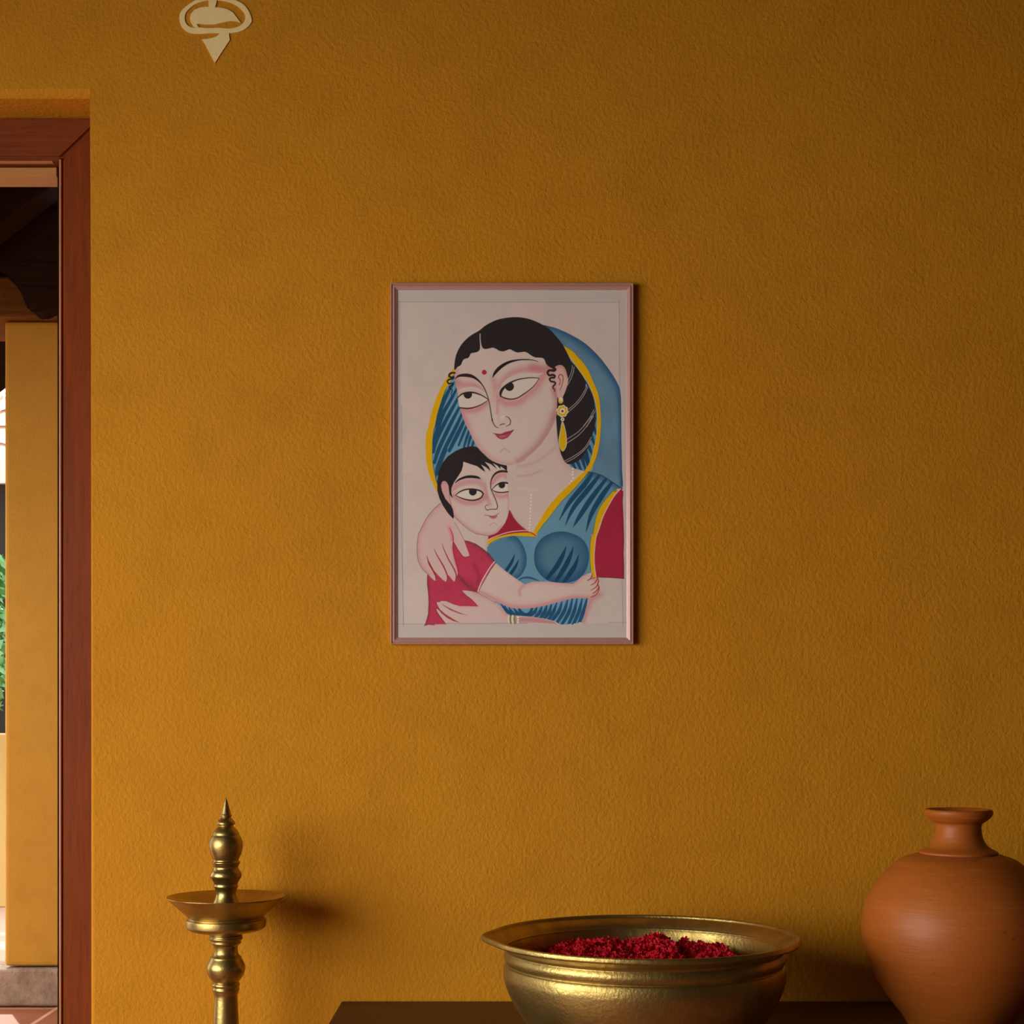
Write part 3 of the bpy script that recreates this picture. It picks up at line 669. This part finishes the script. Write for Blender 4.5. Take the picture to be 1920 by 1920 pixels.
# brows and nose
line(C1((638,1138),(700,1090),(800,1078),(900,1092),(985,1135),(1060,1205),(1115,1285),(1155,1380),(1185,1470),(1205,1560),(1225,1680),(1245,1820))+C3((1245,40),(1258,100),(1290,160),(1320,185),(1352,192)), [1,3.6,5.6,5.4,3.8,2.2,1.6,1.5,1.4,1.5,1.6,1.6,1.6,1.5,1.4,1.2,.8], (46,30,27))
line(C1((1256,1112),(1290,1045),(1360,965),(1450,900),(1550,855),(1680,828),(1800,822),(1920,832))+C2((345,858),), [1,4.4,5.6,5,4,2.4,2,1.4,.8], (36,28,27))
line(C1((1375,1900),(1400,1880),(1450,1875)), 1.3, BRN); line(C1((1465,1750),(1515,1772),(1545,1825),(1538,1880))+C3((1515,150),(1470,172)), [.8,1.5,1.6,1.3,.8], (62,34,28))
for p in ((1395,1762),(1412,1750),(1440,1748),(1400,1785),(1430,1780),(1425,1810)): dot(C1(p)[0], .9, (214,196,178))
dot(C1((1117,1030))[0], 4.6, (158,36,44))
# eyes
EW = (190,172,154)
el = fill(C1((690,1445),(755,1388),(860,1362),(960,1368),(1080,1412),(1190,1480),(1080,1552),(960,1600),(840,1618),(722,1608),(700,1530)), EW)
dot(C1((848,1392))[0], 8.0, (38,34,34), 1, el)
line(C1((690,1442),(755,1385),(860,1360),(960,1366),(1080,1410),(1190,1480)), [1.4,2.6,3,2.6,2,1.4], (52,34,28)); line(C1((722,1610),(840,1622),(960,1602),(1080,1552),(1190,1480)), [2.2,2.6,2.2,1.6,1], (76,38,30))
er = fill(C1((1375,1410),(1420,1310),(1520,1220),(1650,1158),(1800,1128),(1920,1120))+C2((350,1132),(280,1240),(180,1330),(80,1400))+C1((1658,1450),(1550,1468),(1450,1450)), EW)
dot(C1((1530,1262))[0], 8.4, (36,33,34), 1, er)
line(C1((1385,1425),(1385,1370),(1420,1300),(1520,1215),(1650,1155),(1800,1126),(1920,1120))+C2((358,1130),), [2.4,4.4,4.4,3.2,2.2,1.8,1.6,1.2], (48,32,28))
line(C1((1385,1420),(1450,1452),(1550,1470),(1658,1450))+C2((80,1402),(180,1332),(280,1242),(358,1130)), [2,2.4,2.2,2,2,1.6,1.4,1], (78,40,32))
# lips
fill(C3((1268,280),(1330,288),(1400,286),(1460,258),(1530,245),(1600,226),(1560,285),(1505,345),(1420,376),(1350,358),(1308,315)), (152,62,74))
line(C3((1262,278),(1330,300),(1400,312),(1470,290),(1540,262),(1602,226)), [.8,1.2,1.3,1.2,.8], (96,36,40)); line(C3((1308,315),(1350,358),(1420,377),(1505,345)), .9, (110,42,50)); glow(C3((1380,335),(1450,325)), 1.6, (186,104,112), .7)
# earring
line(C2((680,1475),(690,1510),(715,1525),(745,1500)), [2,3.4,3.4,2], (190,150,50)); dot(C2((716,1472))[0], 3.6, (204,184,158))
fc = C2((738,1665))[0]
for k in range(8):
    a = 2*math.pi*k/8+.2; dot((fc[0]+7.2*math.cos(a), fc[1]+7.8*math.sin(a)), 3.9, (204,190,150))
for k in range(8):
    a = 2*math.pi*k/8+.2; dot((fc[0]+6.8*math.cos(a), fc[1]+7.4*math.sin(a)), 2.9, (190,148,40))
dot(fc, 7.2, (190,148,40)); dot(fc, 4.9, (210,196,168)); dot(fc, 2.6, (130,50,26)); dot(C2((740,1800))[0], 3.4, (190,186,160)); dot(C2((740,1800))[0], 1.5, (120,100,50))
dp = C4((738,95),(708,230),(684,380),(692,490),(740,572),(790,510),(806,400),(785,240)); fill(dp, (190,148,6)); line(dp, 1.3, (170,165,130), 1, closed=True)

# --- blouse: red yoke, blue body, sleeve
yoke = fill(B_((936,385),(978,448),(1030,505),(1095,552),(1140,580),(1060,570),(960,566),(860,586),(784,612),(780,582),(850,552),(900,480)), RED_D, 1, .1)
body_poly = B_((1520,98),(1580,108),(1640,130),(1720,180),(1787,228))+C4((1640,1190),(1560,1240),(1430,1380),(1350,1500),(1290,1650),(1262,1800),(1240,1920))+C6((1210,200),(1192,400),(1192,600),(1205,760),(1240,900),(1165,1230),(1125,1400),(1075,1600),(1065,1635),(1010,1625),(985,1650),(930,1648),(905,1672),(860,1655),(800,1668),(700,1665),(610,1610),(450,1570),(200,1535),(0,1520))+C5((1700,1520),(1600,1520),(1470,1370),(1380,1290),(1250,900),(1250,400))+B_((800,628),(860,600),(960,580),(1060,582),(1142,584),(1190,470),(1300,340),(1400,240))
bodyM = fill(body_poly, (88,126,140), 1, .12, curve=False)
line(body_poly[:5], 1.5, (26,44,58), .9)
lowbody = bodyM*fillmask(C6((-500,1240),(200,1380),(700,1200),(1300,1150),(1300,1700),(-500,1700)), False); put(lowbody, (96,138,160), .9)
glow(C4((1120,930),(1300,960),(1500,1050),(1640,1150)), 9, BLUE_D, .75, bodyM)
for t, q, r_, e2 in (((1215,950),(1100,1120),(850,1420),(685,1705)), ((1330,985),(1150,1210),(920,1500),(785,1785)), ((1440,1045),(1210,1350),(1020,1640),(915,1815)), ((1545,1090),(1390,1300),(1215,1600),(1125,1895))):
    line(C4(t, q, r_, e2), [5,8.4,7,1], (26,64,86), 1, bodyM)
bR = fillmask(C6((275,560),(300,400),(400,260),(560,170),(740,145),(900,180),(1050,260),(1140,380),(1172,540),(1150,700),(1090,830),(980,930),(840,975),(660,980),(500,945),(380,850),(300,720)))
bR_poly = C6((275,560),(300,400),(400,260),(560,170),(740,145),(900,180),(1050,260),(1140,380),(1172,540),(1150,700),(1090,830),(980,930),(840,975),(660,980),(500,945),(380,850),(300,720))
put(bR, (72,106,121), 1); glow(bR_poly, 13, (34,72,98), .92, bR, closed=True); glow(C6((350,780),(500,900),(700,950),(900,920),(1080,800)), 10, (38,78,104), .7, bR); glow(C6((1000,400),(1080,600)), 10, (46,86,108), .6, bR)
line(bR_poly, 1.2, (28,60,84), .9, bR, closed=True)
for a in (((800,385),(740,540),(640,720),(490,910)), ((915,400),(860,560),(760,760),(630,960)), ((1005,525),(950,690),(870,820),(770,965))): line(C6(*a), [1,6.4,8,5], (22,58,80), 1, bR)
bL_poly = C5((1250,400),(1400,310),(1550,230),(1650,210),(1740,240),(1820,350),(1880,500),(1892,620),(1870,740),(1800,860),(1720,910),(1640,860),(1400,680),(1250,500))
bL = fillmask(bL_poly)*bodyM; put(bL, (78,114,130), 1); glow(C5((1650,215),(1740,250),(1820,350),(1880,500),(1892,620),(1870,740),(1800,860),(1720,910)), 9, (36,76,104), .95, bL)
line(C5((1740,245),(1820,350),(1880,500),(1892,620),(1870,740),(1800,860),(1720,910)), 1.1, (28,60,84), .8)
for a in (((1702,520),(1650,650),(1560,790)), ((1768,605),(1710,730),(1630,845))): line(C5(*a), [1,5,5.4], (22,58,80), 1, bL)
line(C6((20,935),(100,902),(180,898),(270,920),(355,955)), [2,3,3.4,3,1], (36,80,104), 1)
for a in (((320,1385),(285,1460),(205,1525)), ((400,1370),(370,1460),(295,1548)), ((485,1345),(450,1450),(375,1565)), ((560,1330),(520,1460),(440,1570)), ((645,1310),(590,1460),(510,1590)), ((730,1295),(680,1450),(570,1600)), ((822,1262),(770,1440),(655,1630)),
          ((900,1240),(850,1450),(735,1655)), ((978,1240),(930,1450),(840,1660)), ((1060,1240),(1010,1450),(915,1665)), ((1140,1235),(1090,1430),(1010,1640))):
    line(C6(*a), [2,6,6.4,5], (34,73,98), 1, bodyM)
line(C6((30,1415),(60,1470),(130,1505),(200,1480),(240,1410)), [4,5,5,4], (32,68,94), 1, bodyM)
for a in (((1480,1330),(1580,1470)), ((1535,1365),(1590,1450),(1670,1515)), ((1610,1390),(1660,1470),(1750,1525)), ((1690,1405),(1750,1480),(1850,1530)), ((1790,1420),(1830,1480),(1930,1520))): line(C5(*a), [2,5,4], (32,68,94), 1, bodyM)
# yellow edges
fill(C4((1092,903),(1000,988),(850,1120),(700,1260),(560,1410),(450,1560),(370,1700),(310,1800))+C6((262,150),(298,212),(330,170),(430,20))+C4((450,1745),(560,1605),(720,1402),(880,1240),(1050,1055),(1132,955),(1160,905)), YEL, 1, .05, curve=False)
line(C6((315,185),(430,20))+C4((450,1748),(560,1608),(720,1405),(880,1243),(1050,1058),(1135,955)), .9, (60,84,50), .8)
line(C4((1092,903),(1000,988),(850,1120),(700,1260),(560,1410),(450,1560),(370,1700),(310,1800)), .8, (206,176,120), .6)
fill(B_((775,645),(782,612),(860,584),(960,562),(1080,556),(1142,578),(1142,586),(1060,582),(960,579),(860,600)), YEL, 1, .05)
line(C5((1262,282),(1400,222),(1600,158),(1800,132),(1920,128)), 1.4, (196,158,150))
line(B_((1070,548),(1105,556),(1140,578)), [1,2.4,2], (168,64,20)); line(B_((775,648),(860,602),(960,581),(1060,584),(1140,588)), .8, (60,90,70), .8)
slv = fill(C4((1697,1185),(1735,1240),(1725,1400),(1738,1700),(1745,1920))+C6((1748,300),(1740,500),(1748,700),(1748,916),(1500,897),(1290,893),(1262,700),(1260,500),(1290,250),(1345,60))+C4((1400,1650),(1500,1450),(1600,1290)), (146,34,52), 1, .1, curve=False)
glow(C4((1735,1240),(1730,1600))+C6((1748,200),(1745,900)), 4, (112,26,36), .7, slv); line(C6((1290,893),(1500,897),(1748,914)), 1.4, (100,22,34), .9)
ab = fill(C4((1600,1215),(1545,1250),(1430,1380),(1350,1500),(1290,1650),(1260,1800),(1240,1920))+C6((1205,250),(1188,450),(1192,650),(1205,780),(1240,900),(1285,895),(1262,700),(1258,500),(1285,250),(1340,40))+C4((1400,1640),(1500,1440),(1600,1285),(1660,1215)), YEL, 1, .05, curve=False)
line(C4((1560,1240),(1430,1380),(1350,1500),(1290,1650),(1260,1800),(1240,1920))+C6((1205,250),(1188,450),(1192,650),(1205,780)), 1, (70,96,40), .8)
line(C4((1690,1190),(1600,1290),(1500,1450),(1400,1650),(1335,1850))+C6((1285,250),(1258,500),(1262,700),(1288,893)), 1.5, (200,158,140))
dot(C4((1600,1215))[0], 3.5, (86,110,20), .7)
# mother's near arm, right
glow(C6((1340,1170),(1230,1240),(1150,1400),(1090,1620)), [7,7,6,4], (172,112,108), .8, 1-bodyM); glow(C6((1330,900),(1400,980)), 5, (176,150,136), .4, 1-np.maximum(bodyM, slv))

# --- child
cneck = fill(C5((700,-150),(760,60),(880,290),(1250,490),(1250,380),(1270,220),(1280,60),(1000,-200)), (182,162,146), 1, .02, curve=False)
glow(C5((1240,250),(1245,480)), 4, (178,140,132), .5, cneck)
shirt = fill(C5((600,300),(870,288),(950,300),(1050,340),(1170,420),(1290,520),(1390,650),(1310,760),(1220,900),(1150,1020),(1095,1135),(1150,1170),(1100,1362),(900,1420),(500,1500),(575,1662),(300,1668),(228,1682),(255,1600),(283,1500),(293,1300),(285,1150),(266,1000),(270,860),(400,700)), (164,50,70), 1, .14, curve=False)
glow(C5((870,288),(1000,315),(1170,420),(1390,650)), 4.5, (96,50,56), .85, shirt); glow(C5((270,850),(275,1000),(292,1300),(280,1500),(235,1670)), 3.5, (110,44,56), .85, shirt)
glow(C5((790,880),(880,980),(1000,1080),(1095,1120)), 5, (112,48,54), .75, shirt); glow(C5((1040,690),(1110,850),(1110,1000)), 4, (138,36,52), .7, shirt)
line(C5((1385,648),(1290,520),(1170,420),(1050,340)), 1, (60,40,50), .8)
cuff = C5((1372,640),(1300,730),(1220,860),(1150,990),(1098,1125)); line(C5((1395,665),(1320,765),(1240,890),(1170,1010),(1110,1130)), 1.6, (130,30,40)); line(cuff, 1.7, (206,170,162))
# child's arm
arm = fill(C5((1395,662),(1550,790),(1750,935),(1868,1012))+C6((125,1012),(250,968),(500,965),(700,987),(900,1003),(965,968),(1050,890),(1150,832),(1225,820),(1232,850),(1205,905),(1250,898),(1295,890),(1325,960),(1320,1010),(1342,1050),(1325,1130),(1270,1195),(1150,1237),(900,1237),(700,1290),(450,1360),(200,1402),(0,1405))+C5((1600,1382),(1400,1290),(1250,1205),(1112,1132),(1180,1000),(1310,780)), (186,163,147), 1, .03, curve=False)
glow(C5((1112,1130),(1250,1200),(1400,1285),(1600,1375),(1760,1400))+C6((200,1395),(450,1352),(700,1282),(900,1230),(1150,1232)), [5,7,8,7,6,5], (180,112,108), .85, arm)
glow(C6((120,1020),(250,975),(500,970),(700,990),(900,1005),(1050,895),(1150,835)), 4.5, (184,130,122), .75, arm); glow(C5((1830,1030),(1780,1120),(1790,1180)), 3.2, (178,120,116), .8, arm)
glow(C5((1400,670),(1600,830),(1850,1010)), 3, (186,136,120), .6, arm); glow(C6((1240,900),(1320,1000),(1320,1120),(1230,1210)), 4.5, (184,116,108), .8, arm)
for a, wd in ((((1148,945),(1195,915),(1222,860),(1232,822)), [1,1.6,1.4,1]), (((1150,945),(1210,918),(1290,896)), [1.4,1.2,1]), (((1200,1025),(1260,990),(1300,935),(1308,895)), [1,1.8,1.5]), (((1202,1107),(1270,1065),(1315,1015),(1325,960)), [1,1.8,1.5]),
              (((1230,1158),(1290,1120),(1325,1080),(1335,1040)), [1,1.8,1.5]), (((1308,895),(1330,955),(1318,1005),(1340,1055),(1325,1125),(1280,1185),(1205,1217)), [1.6,1.6,1.4,1.2])): line(C6(*a), wd, (150,48,44))
# child's face
cf = fill(C3((560,1440),(600,1600),(700,1720),(850,1850),(1000,1935))+C5((1100,182),(1200,207),(1290,212),(1400,172),(1500,70),(1545,0))+C3((1440,1790),(1495,1660),(1522,1550),(1525,1400),(1510,1230),(1490,1100),(1485,900),(1480,800),(1300,750),(780,740),(640,900),(560,1100),(540,1300)), (185,164,148), 1, .03, curve=False)
glow(C3((580,1500),(650,1660),(850,1840),(1000,1925))+C5((1150,195),(1290,205),(1400,165),(1500,60)), [5,5,5,4], (180,122,114), .75, cf); glow(C3((1520,1560),(1525,1400),(1508,1230)), 3.4, (182,120,116), .7, cf)
glow(C3((620,1200),(700,1120),(850,1080),(1000,1070),(1120,1150),(1160,1300),(1200,1440)), [7,7,7,7,6,4], (178,118,116), .8, cf); glow(C3((620,1320),(750,1400),(900,1430),(1050,1400),(1130,1320)), [6,5,5,5], (174,108,106), .8, cf)
glow(C3((1400,960),(1300,1020),(1250,1110)), 5, (178,112,112), .8, cf); glow(C3((1300,1290),(1400,1320),(1500,1290)), 4.4, (178,110,108), .75, cf); glow(C3((1460,960),(1490,1060)), 4, (176,104,104), .7, cf)
line(C3((1175,1060),(1190,1200),(1220,1320),(1270,1420),(1300,1490)), [3,4.5,4.5,4,3], (188,168,152), .85, cf)
line(C3((600,1255),(700,1195),(830,1160),(960,1160),(1060,1190)), [1,3,3.6,3,1], (186,168,152), .9, cf); line(C3((1255,1150),(1330,1090),(1480,1040)), [1,3,3.6], (186,168,152), .9, cf)
line(C3((560,1440),(600,1600),(700,1720),(850,1850),(1000,1935))+C5((1100,182),(1200,207),(1290,212)), 1, (110,90,82), .8)
line(C3((1330,1795),(1290,1750),(1230,1770),(1210,1800)), .8, (150,118,106), .8)
cear = fill(C3((412,1130),(440,1068),(480,1068),(530,1160),(555,1290),(590,1480),(560,1460),(480,1350),(425,1225)), (184,140,132), 1, .03); glow(C3((420,1140),(450,1085),(500,1110)), 2.5, (186,110,112), .7, cear); line(C3((545,1290),(560,1380),(580,1470)), 1.4, (166,100,100), .8)
hair = fill(C3((1005,512),(960,498),(900,495),(780,515),(650,570),(520,660),(430,770),(370,920),(345,1080),(350,1230),(380,1340),(440,1470),(520,1590),(612,1690),(622,1640),(605,1530),(575,1465),(480,1352),(425,1225),(408,1135),(425,1085),(445,1066),(475,1064),(505,1090),(530,1140),(548,1280),(570,1315),(602,1345),(590,1300),(578,1250),(580,1180),(620,1090),(700,970),(745,900),(768,820),(775,748),(900,790),(1000,822),(1060,868),(1136,920),(1110,860),(1065,795),(1150,842),(1222,908),(1195,830),(1125,750),(1230,792),(1326,872),(1295,820),(1255,770),(1330,812),(1388,872),(1380,822),(1440,862),(1485,908),(1492,860),(1485,808),(1400,792),(1330,770),(1250,738),(1180,690),(1120,630),(1060,575)), BLACK, curve=False)
line(C3((640,1097),(700,1045),(800,1003),(900,992),(1000,1003),(1060,1030)), [1,2.8,4,4.6,4,1], (34,28,27))
line(C3((1487,912),(1400,903),(1310,935),(1250,1005),(1225,1090),(1225,1180),(1258,1270),(1308,1380),(1333,1470),(1325,1515),(1290,1528),(1250,1524),(1200,1530),(1165,1540),(1138,1510),(1135,1480),(1155,1458),(1178,1455)), [3.4,4,3.4,2.4,1.7,1.4,1.4,1.5,1.4,1.4,1.3,1.2,1.2,1.2,1.1,1,1,.8], (60,36,30))
e1 = fill(C3((645,1297),(720,1242),(820,1204),(950,1200),(1060,1232),(1100,1275),(1060,1340),(960,1376),(850,1372),(740,1342)), (194,178,158)); dot(C3((930,1237))[0], 7.4, (38,34,36), 1, e1)
line(C3((645,1297),(720,1240),(820,1202),(950,1200),(1060,1230),(1100,1275)), [1.2,2,2.4,2.6,2.8,2.6], (50,32,28)); line(C3((645,1297),(740,1343),(850,1374),(960,1377),(1060,1340),(1100,1275)), [1.2,2,2.6,2.8,2.8,2.4], (84,38,30))
e2_ = fill(C3((1242,1205),(1310,1135),(1400,1092),(1495,1098),(1510,1237),(1400,1250),(1300,1238)), (194,178,158), 1, 0, False); dot(C3((1405,1130))[0], 6.2, (38,34,36), 1, e2_)
line(C3((1242,1205),(1310,1135),(1400,1090),(1495,1098)), [1,1.8,2.6,3], (44,30,28)); line(C3((1242,1205),(1300,1238),(1400,1252),(1510,1237)), [1,2,2,2], (76,38,32))
line(C3((1115,1617),(1180,1630),(1230,1640),(1290,1632),(1362,1590)), [.6,1.1,1.3,1.2,.8], (120,56,52)); fill(C3((1195,1638),(1240,1646),(1290,1640),(1335,1626),(1312,1668),(1265,1682),(1222,1668)), (176,82,96))
# --- mother's hands
hu = fill(C3((408,1425),(340,1470),(280,1530),(210,1610),(160,1690),(100,1800),(55,1900))+C5((180,50),(130,180),(103,330),(103,450),(120,600),(180,740),(270,835),(340,910),(408,968),(424,940),(410,880),(380,810),(345,740),(440,850),(520,930),(578,972),(602,930),(592,855),(625,862),(660,910),(715,972),(742,925),(742,868),(768,878),(778,800),(765,720),(738,650),(712,570),(700,500),(690,400),(700,310),(740,395),(790,470),(850,545),(900,562),(965,548),(950,500),(925,430),(895,350),(868,270),(800,140),(720,0))+C3((640,1720),(615,1690),(520,1590),(440,1470)), (184,154,141), 1, .03, curve=False)
glow(C3((400,1430),(280,1540),(160,1700),(60,1900))+C5((130,180),(103,400),(125,600),(190,740),(280,840)), 6, (176,124,120), .8, hu)
line(C3((400,1430),(280,1535),(160,1695),(60,1895))+C5((130,180),(103,400),(120,600),(180,740),(270,835),(340,910),(405,968)), 1, (100,74,70), .85)
glow(C5((630,90),(665,180),(680,280)), 3.6, (200,90,120), .8, hu); glow(C5((690,400),(720,600),(770,780)), 4, (182,110,110), .7, hu)
line(C5((720,0),(800,135),(870,280)), 1, (120,90,84), .8)
HR = (140,36,44)
line(C5((268,550),(285,620),(310,680),(380,810),(412,900),(408,965)), [1,1.8,3,2.4,1.6,1.4], HR); line(C5((385,432),(420,510),(470,600),(540,720),(595,850),(600,930),(580,970)), [.8,1.4,1.8,2.2,2,1.6,1], HR)
line(C5((515,345),(550,450),(620,600),(700,740),(745,850),(738,930),(718,972)), [.8,1.4,1.8,2,2,1.6,1], HR); line(C5((640,85),(680,180),(697,260),(692,400),(702,500),(740,650),(770,750),(778,830),(762,878)), [.6,1.2,1.4,1.6,1.6,1.6,1.6,1.4,1], HR)
line(C5((705,320),(760,420),(850,548),(900,565),(965,548)), 1.3, HR); line(C5((790,880),(880,980),(960,1060)), 1.2, (110,36,44), .8)
hl = fill(C5((832,1112),(900,1110),(1000,1125),(1100,1150),(1250,1222),(1400,1312),(1500,1420),(1610,1522),(1760,1537))+C6((0,1540),(200,1540),(450,1575),(600,1620),(690,1690),(600,1650),(300,1638),(0,1645))+C5((1600,1650),(1200,1652),(900,1648),(820,1642),(573,1662),(500,1560),(412,1420),(440,1412),(470,1440),(440,1350),(428,1300),(480,1302),(500,1275),(580,1278),(700,1330),(800,1355),(1095,1362),(1000,1260),(900,1185)), (184,156,145), 1, .03, curve=False)
glow(C5((1050,1140),(1250,1225),(1400,1315),(1500,1420),(1600,1520)), 4.5, (176,124,118), .7, hl); glow(C5((800,1362),(1090,1370)), 3, (196,110,128), .6, hl)
glow(C6((0,1590),(200,1585),(400,1610),(600,1650)), 7, (166,104,106), .9, hl)
line(C5((1100,1150),(1250,1222),(1400,1312)), 1, (120,90,84), .8)
line(C5((500,1275),(580,1278),(700,1330),(800,1357),(1095,1362),(1000,1260),(900,1185),(832,1112)), 1.3, HR, .9, curve=False)
fill(C5((480,1302),(560,1360),(700,1430),(820,1480),(940,1516),(800,1490),(650,1430),(540,1360)), (150,44,50), 1, 0, False); fill(C5((435,1340),(480,1420),(560,1490),(700,1580),(822,1642),(700,1610),(600,1560),(500,1480),(430,1400)), (142,52,52), 1, 0, False)
line(C5((412,1420),(450,1500),(500,1560),(573,1662)), 1.4, HR)
for x_, c in ((1610,(196,178,150)), (1640,(108,112,72)), (1672,(200,184,160)), (1708,(110,114,76))): line(C5((x_-4,1525),(x_-10,1580),(x_,1645)), 3.0, c, 1, curve=True)
for y_ in (1550,1592,1632): dot(C5((1755,y_))[0], 1.8, (226,212,192))
glow(C5((300,1690),(420,1700),(520,1680)), 4, (196,130,140), .55, 1-shirt)
line(C5((560,1648),(1000,1652),(1920,1645)), .8, (110,96,90), .8, curve=False)
line(C5((228,1682),(300,1662),(380,1672)), 2, (90,60,60), .8)

PSCALE = 1.0
PK = (1.55, 1.60, 1.78)        # paint reflectance set against the light in the room
IMG = np.clip(IMG*np.array(PK, np.float32)*PSCALE, 0, .92)
pc = np.array([(x, y) for x, y in ((QX0, 0),)])
me = bpy.data.meshes.new('painted_sheet')
xx = ((XS-960)*PD/F).astype(np.float32); zz = (CAMZ-(YS-HY)*PD/F).astype(np.float32)
co = np.empty((NY, NX, 3), np.float32); co[..., 0] = xx[None, :]; co[..., 1] = CAMY+PD; co[..., 2] = zz[:, None]
idx = np.arange(NY*NX).reshape(NY, NX)
q = np.stack([idx[1:, :-1], idx[1:, 1:], idx[:-1, 1:], idx[:-1, :-1]], -1).reshape(-1)
me.vertices.add(NY*NX); me.vertices.foreach_set('co', co.ravel())
nf = (NY-1)*(NX-1); me.loops.add(nf*4); me.loops.foreach_set('vertex_index', q.astype(np.int32))
me.polygons.add(nf); me.polygons.foreach_set('loop_start', (np.arange(nf)*4).astype(np.int32))
me.update(calc_edges=True)
ca = me.color_attributes.new('pigment', 'FLOAT_COLOR', 'POINT')
rgba = np.ones((NY*NX, 4), np.float32); rgba[:, :3] = IMG.reshape(-1, 3); ca.data.foreach_set('color', rgba.ravel())
sheet = bpy.data.objects.new('painted_sheet', me); COL.objects.link(sheet)
sheet.parent = pic; sheet.matrix_parent_inverse = Matrix.Translation(-pic.location)
m = M('painted_paper'); at = m.n('ShaderNodeAttribute'); at.attribute_name = 'pigment'; m.l(at.outputs['Color'], m.b.inputs['Base Color'])
m.set(Roughness=.8); m.b.inputs['Specular IOR Level'].default_value = .15; me.materials.append(m.m)
